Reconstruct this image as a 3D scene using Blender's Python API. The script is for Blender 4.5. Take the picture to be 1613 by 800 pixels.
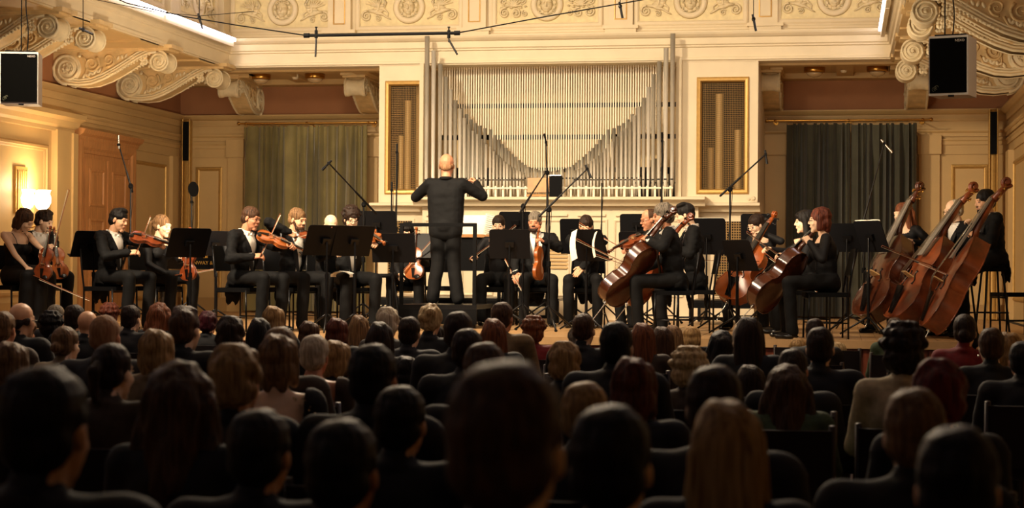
import bpy, math, random
import numpy as np
from mathutils import Vector, Matrix, noise
PI = math.pi
random.seed(7)
for o in list(bpy.data.objects): bpy.data.objects.remove(o)
SC = bpy.context.scene
C = SC.collection
# ------------------------------------------------ camera
F, CX, CY, VPX, VPY, ROLL, EYE = 2900., 806.5, 400., 1326., 432., .005, 1.45
_y = np.array([(VPX-CX)/F, -(VPY-CY)/F, 1.]); _y /= np.linalg.norm(_y)
_z = np.array([ROLL, 1., 0.]); _z -= _y*_z.dot(_y); _z /= np.linalg.norm(_z)
_x = np.cross(_z, _y)
if _x[0] < 0: _x = -_x
CM = np.stack([_x, _y, _z])                 # world axes in camera terms (right, up, forward)
cam = bpy.data.cameras.new('camera'); camo = bpy.data.objects.new('camera', cam); C.objects.link(camo)
cam.sensor_width = 36.; cam.lens = F/1613*36; cam.clip_end = 200
R3 = Matrix([[CM[i][0], CM[i][1], -CM[i][2]] for i in range(3)])
camo.matrix_world = Matrix.Translation((0, 0, EYE)) @ R3.to_4x4()
cam.dof.use_dof = True; cam.dof.focus_distance = 20.5; cam.dof.aperture_fstop = cam.lens/1000/.016
SC.camera = camo
# ------------------------------------------------ world
wd = bpy.data.worlds.new('world'); SC.world = wd; wd.use_nodes = True
wd.node_tree.nodes['Background'].inputs[0].default_value = (.10, .13, .16, 1)
wd.node_tree.nodes['Background'].inputs[1].default_value = .02
# ------------------------------------------------ lamps of the hall (ceiling spots aimed at the stage) and added fill lights
def area(name, loc, tgt, size, power, col, spread=180, sy=None):
    l = bpy.data.lights.new(name, 'AREA'); l.energy = power; l.color = col; l.size = size; l.spread = math.radians(spread)
    if sy: l.shape = 'RECTANGLE'; l.size_y = sy
    o = bpy.data.objects.new(name, l); C.objects.link(o); o.location = loc
    o.rotation_euler = (Vector(tgt)-Vector(loc)).to_track_quat('-Z', 'Y').to_euler(); return o
WARM = (1., .79, .55)
area('stage_floodlight', (-8.5, 13.0, 8.2), (-5.0, 21.5, 1.6), 1.0, 400, WARM, 70)
area('stage_floodlight', (0.4, 13.0, 8.2), (-3.0, 21.5, 1.6), 1.0, 55, WARM, 70)
area('stage_floodlight', (-4.0, 17.5, 8.0), (-4.0, 22.0, .8), 1.6, 60, WARM, 75)
area('ceiling_floodlight', (-4.0, 15.0, 5.6), (-4.0, 26, 5.4), 1.0, 44, (1., .82, .58), 90, .5)
area('ceiling_floodlight', (-4.0, 16.0, 3.4), (-4.0, 24.5, 4.9), 5.0, 80, WARM, 120, .4)
area('side_soffit_fill', (-6.2, 19.0, 1.9), (-9.6, 23.5, 4.3), .6, 52, WARM, 100)  # added upward fill that brightens the left soffit and brackets
area('side_soffit_fill', (-1.2, 18.6, 2.2), (2.0, 23.0, 4.3), .6, 30, WARM, 100)  # same added fill for the right soffit and brackets
area('audience_top_fill', (-3.8, 13.5, 8.3), (-3.8, 13.5, 0), 5.0, 58, (1., .78, .55), 150)  # added dim overhead fill for hair tops and speakers, not an actual chandelier
area('cool_back_fill', (-3.0, -2.0, 6.0), (-3.5, 9.0, 1.0), 3.0, 5, (.55, .78, 1.), 120)  # added faint blue fill on the audience backs, no known lamp there
area('stage_backlight', (-4.0, 20.5, 7.6), (-3.0, 12.0, 1.0), 2.0, 210, WARM, 75)
area('right_wall_lamp', (2.2, 12.5, 3.4), (1.0, 15.5, 4.2), .4, 16, WARM, 120)
SC.view_settings.view_transform = 'Standard'; SC.view_settings.look = 'None'
SC.view_settings.gamma = 1; SC.view_settings.use_curve_mapping = False
SC.view_settings.exposure = 0.0
# ------------------------------------------------ helpers
def A(*v): return np.array(v, float)
def nrm(v): v = np.asarray(v, float); return v/(np.linalg.norm(v)+1e-12)
def pix(px, py, Y):                        # the point of the world plane at distance Y seen at a place of the photo
    w = CM@A((px-CX)/F, (CY-py)/F, 1.); t = Y/w[1]; return A(w[0]*t, Y, w[2]*t+EYE)
def pixX(px, py, X):
    w = CM@A((px-CX)/F, (CY-py)/F, 1.); t = X/w[0]; return A(X, w[1]*t, w[2]*t+EYE)
def mpp(X, Y): return F/(CM[0][2]*X+CM[1][2]*Y)       # pixels per metre
def srgb(c):
    if isinstance(c, str): c = [int(c[i:i+2], 16)/255 for i in (0, 2, 4)]
    return tuple(x/12.92 if x <= .04045 else ((x+.055)/1.055)**2.4 for x in c)
MATS = {}
def mat(name, col, rough=.6, metal=0., var=.0, scale=8., bump=0., emit=0., ecol=None, stretch=None, spec=.5, col2=None, sheen=0.):
    if name in MATS: return MATS[name]
    m = bpy.data.materials.new(name); m.use_nodes = True; nt = m.node_tree; b = nt.nodes['Principled BSDF']
    c = srgb(col); b.inputs['Base Color'].default_value = (*c, 1); b.inputs['Roughness'].default_value = rough
    b.inputs['Metallic'].default_value = metal; b.inputs['Specular IOR Level'].default_value = spec
    if sheen: b.inputs['Sheen Weight'].default_value = sheen
    if emit:
        b.inputs['Emission Color'].default_value = (*srgb(ecol or col), 1); b.inputs['Emission Strength'].default_value = emit
    tc = nt.nodes.new('ShaderNodeTexCoord'); mp = nt.nodes.new('ShaderNodeMapping')
    nt.links.new(tc.outputs['Object'], mp.inputs[0])
    if stretch: mp.inputs['Scale'].default_value = stretch
    nz = nt.nodes.new('ShaderNodeTexNoise'); nz.inputs['Scale'].default_value = scale; nz.inputs['Detail'].default_value = 5
    nt.links.new(mp.outputs[0], nz.inputs['Vector'])
    rp = nt.nodes.new('ShaderNodeValToRGB'); rp.color_ramp.elements[0].position = .32; rp.color_ramp.elements[1].position = .68
    c2 = srgb(col2) if col2 else [x*(1-var) for x in c]
    rp.color_ramp.elements[0].color = (*c2, 1); rp.color_ramp.elements[1].color = (*[min(1, x*(1+var*.4)) if not col2 else x for x in c], 1)
    nt.links.new(nz.outputs[0], rp.inputs[0])
    if var or col2: nt.links.new(rp.outputs[0], b.inputs['Base Color'])
    if bump:
        bp = nt.nodes.new('ShaderNodeBump'); bp.inputs['Strength'].default_value = bump; bp.inputs['Distance'].default_value = .01
        nt.links.new(nz.outputs[0], bp.inputs['Height']); nt.links.new(bp.outputs[0], b.inputs['Normal'])
    MATS[name] = m; return m

NS, NR = 14, 5
_ring = [(math.cos(2*PI*k/NS), math.sin(2*PI*k/NS)) for k in range(NS)]
def _pill(nr=NR):
    v = []; h = []
    for half in (0, 1):
        for i in range(nr):
            a = (-PI/2+PI/2*(i+.25)/(nr-.75)) if half == 0 else PI/2*i/(nr-.75)
            for c, s in _ring: v.append((c*math.cos(a), s*math.cos(a), math.sin(a))); h.append(half)
    f = [(r*NS+k, r*NS+(k+1) % NS, (r+1)*NS+(k+1) % NS, (r+1)*NS+k) for r in range(2*nr-1) for k in range(NS)]
    b0 = len(v); v.append((0, 0, -1)); h.append(0); v.append((0, 0, 1)); h.append(1)
    for k in range(NS):
        f.append((b0, (k+1) % NS, k)); t = (2*nr-1)*NS; f.append((b0+1, t+k, t+(k+1) % NS))
    return np.array(v), np.array(h, bool), f
PV, PH, PF = _pill()
PVs, PHs, PFs = _pill(3)
def basis(d, hint=(0, 0, 1)):
    z = nrm(d); h = np.asarray(hint, float)
    if abs(z.dot(nrm(h))) > .98: h = A(0, 1, 0) if abs(z[1]) < .9 else A(1, 0, 0)
    x = nrm(np.cross(h, z)); y = np.cross(z, x); return np.stack([x, y, z], 1)
def cap(p0, r0, p1, r1, small=False):
    v, h, f = (PVs, PHs, PFs) if small else (PV, PH, PF)
    p0, p1 = np.asarray(p0, float), np.asarray(p1, float); R = basis(p1-p0)
    w = v@R.T
    return np.where(h[:, None], p1+w*r1, p0+w*r0), f
def ell(c, r, R=None, small=False):
    v, h, f = (PVs, PHs, PFs) if small else (PV, PH, PF)
    w = v*np.asarray(r, float)
    if R is not None: w = w@np.asarray(R).T
    return w+np.asarray(c, float), f

class G:
    """collects shapes for ONE mesh object"""
    def __init__(s): s.v = []; s.f = []; s.m = []; s.s = []; s.n = 0
    def add(s, v, f, mi=0, smooth=False):
        v = np.asarray(v, float).reshape(-1, 3); n = s.n
        s.v.append(v); s.f += [tuple(i+n for i in q) for q in f]; s.m += [mi]*len(f); s.s += [smooth]*len(f); s.n += len(v); return s
    def shp(s, sh, mi=0): return s.add(sh[0], sh[1], mi, True)
    def box(s, c, d, R=None, mi=0, taper=1.):
        x, y, z = [q/2 for q in d]; t = taper
        v = A(-x, -y, -z, x, -y, -z, x, y, -z, -x, y, -z, -x*t, -y*t, z, x*t, -y*t, z, x*t, y*t, z, -x*t, y*t, z).reshape(-1, 3)
        if R is not None: v = v@np.asarray(R).T
        return s.add(v+np.asarray(c, float), [(0, 3, 2, 1), (4, 5, 6, 7), (0, 1, 5, 4), (1, 2, 6, 5), (2, 3, 7, 6), (3, 0, 4, 7)], mi)
    def bb(s, x0, x1, y0, y1, z0, z1, mi=0): return s.box(((x0+x1)/2, (y0+y1)/2, (z0+z1)/2), (x1-x0, y1-y0, z1-z0), None, mi)
    def cyl(s, p0, p1, r0, r1=None, n=10, mi=0, caps=True, smooth=True):
        r1 = r0 if r1 is None else r1; p0, p1 = np.asarray(p0, float), np.asarray(p1, float); R = basis(p1-p0)
        k = np.arange(n)*2*PI/n; ring = np.stack([np.cos(k), np.sin(k), 0*k], 1)@R.T
        s.add(np.vstack([p0+ring*r0, p1+ring*r1]), [(i, (i+1) % n, n+(i+1) % n, n+i) for i in range(n)], mi, smooth)
        if caps: s.add(np.vstack([p0+ring*r0, p1+ring*r1]), [tuple(range(n))[::-1], tuple(range(n, 2*n))], mi)
        return s
    def tube(s, pts, r, n=7, mi=0, hint=(0, 0, 1)):
        P = np.asarray(pts, float); m = len(P); rr = r if hasattr(r, '__len__') else [r]*m
        k = np.arange(n)*2*PI/n; v = []
        for i in range(m):
            d = P[min(i+1, m-1)]-P[max(i-1, 0)]; R = basis(d, hint)
            v.append(P[i]+(np.stack([np.cos(k), np.sin(k), 0*k], 1)@R.T)*rr[i])
        f = [(j*n+i, j*n+(i+1) % n, (j+1)*n+(i+1) % n, (j+1)*n+i) for j in range(m-1) for i in range(n)]
        f += [tuple(range(n))[::-1], tuple(range((m-1)*n, m*n))]
        return s.add(np.vstack(v), f, mi, True)
    def lathe(s, prof, c=(0, 0, 0), n=16, R=None, mi=0, smooth=True):
        k = np.arange(n)*2*PI/n; v = []
        for r, z in prof: v.append(np.stack([np.cos(k)*r, np.sin(k)*r, 0*k+z], 1))
        v = np.vstack(v)
        if R is not None: v = v@np.asarray(R).T
        m = len(prof)
        f = [(j*n+i, j*n+(i+1) % n, (j+1)*n+(i+1) % n, (j+1)*n+i) for j in range(m-1) for i in range(n)]
        f += [tuple(range(n))[::-1], tuple(range((m-1)*n, m*n))]
        return s.add(v+np.asarray(c, float), f, mi, smooth)
    def prism(s, poly, h, O=(0, 0, 0), R=None, mi=0, smooth=False):
        """poly in local xy, extruded 0..h along local z"""
        n = len(poly); v = np.array([(x, y, 0) for x, y in poly]+[(x, y, h) for x, y in poly], float)
        if R is not None: v = v@np.asarray(R).T
        v = v+np.asarray(O, float)
        s.add(v, [(i, (i+1) % n, n+(i+1) % n, n+i) for i in range(n)], mi, smooth)
        return s.add(v, [tuple(range(n))[::-1], tuple(range(n, 2*n))], mi)
    def mold(s, prof, p0, p1, nv, mi=0):
        """profile (out, z) swept in a straight line; nv = outward normal of the wall"""
        p0, p1, nv = A(*p0), A(*p1), A(*nv); n = len(prof)
        v = [p+nv*o+A(0, 0, z) for p in (p0, p1) for o, z in prof]
        f = [(i, (i+1) % n, n+(i+1) % n, n+i) for i in range(n)]+[tuple(range(n))[::-1], tuple(range(n, 2*n))]
        return s.add(v, f, mi)
    def frame(s, O, u, v_, nv, w, h, prof, mi=0):
        """picture-frame moulding; O = lower corner, prof = (inset, out) points"""
        O, u, v_, nv = A(*O), A(*u), A(*v_), A(*nv); V = []
        for ins, out in prof:
            for a, b in ((ins, ins), (w-ins, ins), (w-ins, h-ins), (ins, h-ins)): V.append(O+u*a+v_*b+nv*out)
        f = [(j*4+i, j*4+(i+1) % 4, (j+1)*4+(i+1) % 4, (j+1)*4+i) for j in range(len(prof)-1) for i in range(4)]
        return s.add(V, f, mi)
    def grid(s, P, mi=0, smooth=True):
        P = np.asarray(P, float); a, b = P.shape[:2]
        return s.add(P.reshape(-1, 3), [(i*b+j, i*b+j+1, (i+1)*b+j+1, (i+1)*b+j) for i in range(a-1) for j in range(b-1)], mi, smooth)
    def mesh(s, name, off=None):
        me = bpy.data.meshes.new(name); V = np.vstack(s.v)
        if off is not None: V = V-np.asarray(off, float)
        me.from_pydata(V.tolist(), [], s.f)
        me.polygons.foreach_set('material_index', s.m); me.polygons.foreach_set('use_smooth', s.s); me.update(); return me
    def obj(s, name, mats, parent=None, off=None, **kw):
        me = s.mesh(name, off); o = bpy.data.objects.new(name, me); C.objects.link(o)
        for m in (mats if isinstance(mats, (list, tuple)) else [mats]): me.materials.append(m)
        if parent is not None: o.parent = parent
        tag(o, **kw); return o
def tag(o, label=None, category=None, group=None, kind=None):
    for k, v in (('label', label), ('category', category), ('group', group), ('kind', kind)):
        if v: o[k] = v
    return o
def thing(name, loc=(0, 0, 0), rot=0., **kw):
    o = bpy.data.objects.new(name, None); C.objects.link(o); o.location = [float(q) for q in loc]; o.rotation_euler = (0, 0, rot)
    o.empty_display_size = .1; tag(o, **kw); return o
KIDS = {}
def dup(o, parent=None, **kw):
    c = o.copy(); C.objects.link(c)
    if parent is not None: c.parent = parent
    for ch in list(o.children): dup(ch, c)
    tag(c, **kw); return c
def text_mesh(g, txt, size, O, R, depth=.001, mi=0):
    cu = bpy.data.curves.new('lettering', 'FONT'); cu.body = txt; cu.size = size; cu.extrude = depth/2; cu.align_x = 'CENTER'; cu.align_y = 'CENTER'; cu.resolution_u = 2
    o = bpy.data.objects.new('lettering', cu); C.objects.link(o); bpy.context.view_layer.update()
    me = o.evaluated_get(bpy.context.evaluated_depsgraph_get()).to_mesh()
    V = np.array([v.co[:] for v in me.vertices]); f = [tuple(p.vertices) for p in me.polygons]
    g.add(V@np.asarray(R).T+np.asarray(O, float), f, mi); bpy.data.objects.remove(o); bpy.data.curves.remove(cu)
# voxel union of shapes -> one continuous skin (done in a scratch scene)
TS = bpy.data.scenes.new('scratch'); _tm = bpy.data.meshes.new('t'); TO = bpy.data.objects.new('t', _tm); TS.collection.objects.link(TO)
_rm = TO.modifiers.new('r', 'REMESH'); _rm.mode = 'VOXEL'; _sm = TO.modifiers.new('s', 'SMOOTH'); _sm.factor = .5
def remesh(shapes, voxel, smooth=3):
    g = G()
    for sh in shapes: g.shp(sh)
    me = g.mesh('t'); old = TO.data; TO.data = me; bpy.data.meshes.remove(old)
    _rm.voxel_size = voxel; _sm.iterations = smooth
    TS.view_layers[0].update(); dg = TS.view_layers[0].depsgraph
    ev = TO.evaluated_get(dg).to_mesh()
    V = np.empty(len(ev.vertices)*3, np.float32); ev.vertices.foreach_get('co', V)
    L = np.empty(len(ev.loops), np.int32); ev.loops.foreach_get('vertex_index', L)
    N = np.empty(len(ev.vertices)*3, np.float32); ev.vertices.foreach_get('normal', N)
    return V.reshape(-1, 3).astype(float), L.reshape(-1, 4), N.reshape(-1, 3).astype(float)
def fuzz(V, N, amp, fr, stretch=(1, 1, 1)):
    st = A(*stretch)
    d = np.array([noise.noise(Vector(p*fr*st)) for p in V]); return V+N*(d*amp)[:, None]
class Q:
    """mesh built from numpy arrays of quads (figures)"""
    def __init__(s): s.V = []; s.F = []; s.M = []; s.n = 0
    def add(s, V, Fq, mi=0):
        s.V.append(V); s.F.append(np.asarray(Fq)+s.n); s.M.append(np.full(len(Fq), mi)); s.n += len(V); return s
    def shp(s, sh, mi=0):
        f = np.array([q if len(q) == 4 else (q[0], q[1], q[2], q[2]) for q in sh[1]]); return s.add(sh[0], f, mi)
    def mesh(s, name, off=(0, 0, 0)):
        V = np.vstack(s.V)-np.asarray(off, float); Fq = np.vstack(s.F); M = np.concatenate(s.M)
        tri = Fq[:, 2] == Fq[:, 3]; me = bpy.data.meshes.new(name)
        if not tri.any():
            me.vertices.add(len(V)); me.vertices.foreach_set('co', V.astype(np.float32).ravel()); n = len(Fq)
            me.loops.add(4*n); me.loops.foreach_set('vertex_index', Fq.ravel().astype(np.int32)); me.polygons.add(n)
            me.polygons.foreach_set('loop_start', np.arange(0, 4*n, 4, dtype=np.int32)); me.update(calc_edges=True)
        else: me.from_pydata(V.tolist(), [], [tuple(q[:3]) if t else tuple(q) for q, t in zip(Fq.tolist(), tri)])
        me.polygons.foreach_set('material_index', M.astype(np.int32)); me.polygons.foreach_set('use_smooth', np.ones(len(Fq), bool)); me.update(); return me
    def obj(s, name, mats, parent=None, off=(0, 0, 0), **kw):
        me = s.mesh(name, off); o = bpy.data.objects.new(name, me); C.objects.link(o)
        for m in (mats if isinstance(mats, (list, tuple)) else [mats]): me.materials.append(m)
        if parent is not None: o.parent = parent
        tag(o, **kw); return o
# ------------------------------------------------ materials
cream = mat('cream_paint', 'dfcfae', .55, var=.06, scale=3)
beige = mat('beige_paint', 'c8a770', .55, var=.08, scale=2)
beige_dark = mat('ochre_paint', 'b08d58', .6, var=.1, scale=2)
brown = mat('brown_paint', 'a26e47', .75, var=.12, scale=1.5)
gold = mat('gilding', 'c09854', .42, .5, var=.12, scale=20)
goldback = mat('pale_gold_ground', 'e4d3a4', .6, .0, var=.12, scale=14, bump=.2)
plaster = mat('plaster_relief', 'e0cfa8', .6, var=.14, scale=12, bump=.25)
plaster2 = mat('bracket_plaster', 'd6b883', .55, var=.2, scale=9, bump=.3)
door_wood = mat('door_wood', 'bf8650', .5, var=.22, scale=5, stretch=(6, 6, .6), bump=.1)
black = mat('black_matt', '050506', .7, spec=.12)
blackm = mat('black_metal', '08080a', .35, .2, spec=.4)
desk = mat('stand_desk', '07070a', .5, .0, spec=.2)
chrome = mat('chrome', 'c8c4bc', .2, 1.)
brass = mat('brass', 'c09248', .28, 1.)
floorm = mat('stage_floor_wood', 'b08a5c', .45, var=.25, scale=4, stretch=(1, 8, 1))
hallfl = mat('parquet', '4a3220', .5, var=.3, scale=4)
redwood = mat('stage_front_wood', '7a3c26', .4, var=.35, scale=6, stretch=(8, 8, .8))
dark = mat('interior_dark', '140e0a', .8)
# ------------------------------------------------ the room
XL, XR, YB, ZS = -10.31, 2.38, 27.7, .8            # side walls, back wall, stage floor
YS = 18.35                                          # stage edge
ZC, ZF, ZB, ZA = 4.40, 3.88, 4.75, 8.6              # soffit, cornice top, beam top, ceiling
XBL, XBR, YBM = -8.70, .62, 25.38                   # inner edges of the soffit, front of the beam
st = dict(kind='structure')
G().bb(XL-.3, XR+.3, -5, YB+.3, -.15, 0).obj('floor', hallfl, **st)
stage = G().bb(XL, XR, YS+.02, YB, ZS-.06, ZS-.001).obj('stage_floor', dark, **st)
w_ = .148
nb = int((XR-XL)/w_)
pm = G().bb(0, w_-.004, YS, 22.6, -.012, .0).mesh('floorboard'); pm.materials.append(floorm)
pm2 = G().bb(0, w_-.004, 22.604, YB, -.012, .0).mesh('floorboard'); pm2.materials.append(floorm)
for i in range(nb):
    for m_ in (pm, pm2):
        o = bpy.data.objects.new('floorboard', m_); C.objects.link(o); o.location = (XL+i*w_, 0, ZS+.001*(i % 3)); o.parent = stage
G().bb(XL, XR, YS-.06, YS+.03, ZS-.075, ZS+.004).obj('trim_1', mat('stage_lip', 'c8a070', .35, var=.15, scale=5), **st)
sf = G().bb(XL, XR, YS, YS+.05, 0, ZS-.07).obj('trim_2', redwood, **st)
for i in range(int((XR-XL)/.21)):
    G().bb(XL+.02+i*.21, XL+.2+i*.21, YS-.025, YS, .04, ZS-.09).obj('panel', redwood, sf)
wl = G().bb(XL-.3, XL, -5, YB, 0, ZC+.1).obj('wall_left', beige, **st)
wr = G().bb(XR, XR+.3, -5, YB, 0, ZC+.1).obj('wall_right', beige, **st)
wb = G().bb(XL-.3, XR+.3, YB, YB+.3, 0, ZC+.1).obj('wall_back', beige, **st)
G().bb(XL-.3, XR+.3, -5.3, -5, 0, ZA).obj('wall_front', beige_dark, **st)
G().bb(XL-.3, XR+.3, -5.3, YB+.3, ZA, ZA+.2).obj('ceiling', cream, **st)
# brown frieze bands
G().bb(XL-.02, XL+.012, 5, YB, ZF, ZC).obj('frieze_band', brown, wl)
G().bb(XR-.012, XR+.02, 5, YB, ZF, ZC).obj('frieze_band', brown, wr)
G().bb(XL, XR, YB-.012, YB+.02, ZF, ZC).obj('frieze_band', brown, wb)
cor = [(0, 0), (.03, .0), (.04, .03), (.04, .09), (.07, .1), (.10, .125), (.12, .15), (.12, .17), (0, .17)]
arch = [(0, 0), (.025, 0), (.025, .05), (.035, .055), (.05, .08), (.05, .1), (0, .1)]
arch2 = [(0, 0), (.02, 0), (.02, .05), (.035, .07), (.035, .085), (0, .085)]
def cornice(par, p0, p1, nv, m=beige):
    g = G(); g.mold([(a, b+ZF-.17) for a, b in cor], p0, p1, nv); g.obj('cornice', m, par)
    g = G(); g.mold([(a*1.3, b+3.48) for a, b in arch], p0, p1, nv); g.obj('architrave', m, par)
    g = G(); g.mold([(a, b+3.36) for a, b in arch2], p0, p1, nv); g.mold([(a, b+3.22) for a, b in [(0, 0), (.018, 0), (.018, .02), (0, .02)]], p0, p1, nv); g.obj('picture_rail', m, par)
cornice(wl, (XL, 23.5, 0), (XL, YB, 0), (1, 0, 0)); cornice(wr, (XR, 5, 0), (XR, YB, 0), (-1, 0, 0)); cornice(wb, (XL, YB, 0), (XR, YB, 0), (0, -1, 0))
g = G(); g.mold([(a, b+ZF-.17) for a, b in cor], (XL, 5, 0), (XL, 23.5, 0), (1, 0, 0)); g.obj('cornice', beige, wl)
big = [(0, 3.28), (.06, 3.28), (.07, 3.33), (.12, 3.36), (.16, 3.42), (.24, 3.46), (.24, 3.52), (.06, 3.58), (0, 3.62)]
g = G(); g.mold(big, (XL, 5, 0), (XL, 23.5, 0), (1, 0, 0)); g.obj('capital_moulding', beige, wl)
G().bb(XL, XL+.09, 22.9, 23.45, ZS, 3.3).bb(XL, XL+.12, 23.35, 23.5, ZS, 3.28).obj('pilaster', beige, wl)
FP = [(0, 0), (.0, .02), (.012, .026), (.03, .026), (.036, .012), (.05, .006), (.055, 0)]
def frame(par, O, u, nv, w, h, m=gold, k=1., ins=True, fill=None):
    G().frame(O, u, (0, 0, 1), nv, w, h, [(a*k, b*k) for a, b in FP]).obj('panel_frame', m, par)
ux, uy = (1, 0, 0), (0, 1, 0)
# left wall: near panel, panel after door
frame(wl, (XL, 19.3, 1.1), uy, (1, 0, 0), 3.45, 1.98, beige_dark, 1.6)
frame(wl, (XL, 25.78, 1.0), uy, (1, 0, 0), 1.3, 2.07, gold, 1.)
G().bb(XL, XL+.06, 27.25, 27.5, ZS, 3.22).obj('pilaster', beige, wl)
# fluted plaque behind the wall lamp
g = G().bb(XL, XL+.035, 21.78, 22.12, 2.15, 2.75)
for i in range(5): g.cyl((XL+.037, 21.83+i*.06, 2.2), (XL+.037, 21.83+i*.06, 2.7), .02, n=8)
pq = g.obj('fluted_plaque', gold, wl)
# the double door
dr = G().bb(XL, XL+.05, 23.62, 25.62, ZS, 3.2).obj('door_1', door_wood, **st)
g = G(); g.frame((XL+.05, 23.6, .4), uy, (0, 0, 1), (1, 0, 0), 2.04, 2.85, [(0, -.05), (0, .05), (.04, .06), (.12, .05), (.16, .02), (.2, .02), (.21, -.05)]); g.obj('door_casing', door_wood, dr)
g = G(); g.mold([(0, 3.22), (.1, 3.22), (.12, 3.27), (.17, 3.3), (.2, 3.36), (0, 3.4)], (XL, 23.55, 0), (XL, 25.7, 0), (1, 0, 0)); g.obj('door_cornice', door_wood, dr)
for i, (a, b) in enumerate(((23.83, 24.60), (24.625, 25.40))):
    lf = G().bb(XL+.05, XL+.085, a, b, ZS+.01, 2.98).obj('door_leaf', door_wood, dr)
    for z0, z1 in ((2.32, 2.84), (1.12, 2.15)):
        g = G(); g.frame((XL+.085, a+.13, z0), uy, (0, 0, 1), (1, 0, 0), b-a-.26, z1-z0, [(0, 0), (0, .012), (.02, .018), (.035, .012), (.05, -.01), (.09, .004), (.1, .006)]); g.bb(XL+.083, XL+.091, a+.23, b-.23, z0+.1, z1-.1); g.obj('door_panel', door_wood, lf)
G().bb(XL+.08, XL+.1, 24.59, 24.64, ZS+.01, 2.98).obj('astragal', door_wood, dr)
G().cyl((XL+.09, 24.55, 1.85), (XL+.15, 24.55, 1.85), .012).shp(cap((XL+.14, 24.5, 1.85), .012, (XL+.14, 24.4, 1.85), .01)).obj('door_handle', brass, dr)
# right wall pieces
for y0 in (21.6, 24.4): frame(wr, (XR, y0, 1.1), uy, (-1, 0, 0), 2.2, 1.95, gold, 1.2)
G().bb(XR-.08, XR, 26.75, 27.2, ZS, 3.22).obj('pilaster', beige, wr)
# back wall panels and pilasters
def bx(px, Y=YB): return pix(px, 300, Y)[0]
def bz(py, Y=YB, px=800): return pix(px, py, Y)[2]
for a, b, zt in ((309, 350, 3.07), (1498, 1556, 3.07)): frame(wb, (bx(a), YB, .95), ux, (0, -1, 0), bx(b)-bx(a), zt-.95, gold, 1.1)
for a, b in ((360, 384), (575, 596), (1205, 1238), (1447, 1480)):
    G().bb(bx(a), bx(b), YB-.05, YB, ZS, 3.22).bb(bx(a)-.02, bx(b)+.02, YB-.09, YB, 3.22, 3.5).obj('pilaster', beige, wb)
g = G().bb(XL, XR, YB-.03, YB, ZS, ZS+.22); g.obj('baseboard_back', beige_dark, **st)
G().bb(XL, XL+.03, 5, 23.55, ZS, ZS+.22).obj('baseboard_left', beige_dark, **st)
# soffits over the sides and the back, with ribs and coffers
sof = G().bb(XL, XBL-.1, 5, YB, ZC, ZC+.1).bb(XBR+.1, XR, 5, YB, ZC, ZC+.1).bb(XBL-.1, XBR+.1, YBM+.1, YB, ZC, ZC+.1).obj('trim_3', beige, **st)
for y in [20.0+i*2.17-.14 for i in range(-6, 4)]:
    for xa, xb in ((XL, XBL-.035), (XBR+.035, XR)): G().bb(xa, xb, y, y+.62 if y < 19.9 or y > 20.1 else y+1.2, ZC-.07, ZC).bb(xa, xb, y-.04, y+.66, ZC-.035, ZC-.001).obj('soffit_rib', beige, sof)
for xa, xb in ((XL, XBL-.04), (XBR+.04, XR)):
    pass
for xa, xb in ((XBL-.5, XBL-.035), (XBR+.035, XBR+.5)): G().bb(xa, xb, 5, YBM+.3, ZC-.045, ZC-.02).obj('soffit_edge', beige, sof)
for xa, xb in ((XL, XBL-.04), (XBR+.04, XR)):
    for k in range(3): G().bb(xa, xb, 21.95+.17*k, 22.0+.17*k, ZC-.03, ZC).obj('soffit_moulding', cream, sof)
G().bb(XL, XR, 25.75, 25.95, ZC-.06, ZC).bb(XL, XR, 27.35, 27.7, ZC-.08, ZC).obj('soffit_rib', beige, sof)
for px in (352, 455, 580, 1200, 1330, 1440):
    x = bx(px, 26.6); G().bb(x-.12, x+.12, 25.95, 27.35, ZC-.05, ZC).obj('soffit_rib', beige, sof)
# entablature (beam) round the opening
bp = [(0, -.02), (.0, .0), (.03, .0), (.03, .035), (.015, .04), (.015, .17), (.04, .18), (.04, .2), (.06, .215), (.06, .30), (.09, .315), (.12, .345), (.13, .37), (.13, .385), (-.45, .385), (-.45, -.02)]
def beam(p0, p1, nv, name): G().mold([(a-.03, b+ZC-.01) for a, b in bp], p0, p1, nv).obj(name, cream, **st)
beam((XBL-.1, YBM, 0), (XBR+.1, YBM, 0), (0, -1, 0), 'trim_4')
beam((XBL, 5, 0), (XBL, YBM+.02, 0), (1, 0, 0), 'trim_5'); beam((XBR, 5, 0), (XBR, YBM+.02, 0), (-1, 0, 0), 'trim_6')
# light strips on both side ledges
tube_em = mat('light_strip_glow', 'f4f2ff', .4, emit=11., ecol='f2ecff')
for x0, n_, sx, e_, lbl in ((XBL+.12, 13, 1, 0, 'long white light strip on the left ceiling ledge above the brackets'), (XBR-.12, 13, -1, 1, 'long white light strip on the right ceiling ledge beside the hanging speaker')):
    t = thing('light_strip', (x0, 15, ZB-.06), label=lbl, category='light')
    for k in range(7):
        y = 6+k*2.75; G().bb(min(-sx*.05, 0), max(-sx*.05, 0), y-15, y+2.70-15, -.05, .06).obj('housing', cream, t)
        G().bb(-.03, .035, y+.02-15, y+2.68-15, .03, .075).obj('diffuser', tube_em, t)
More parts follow.
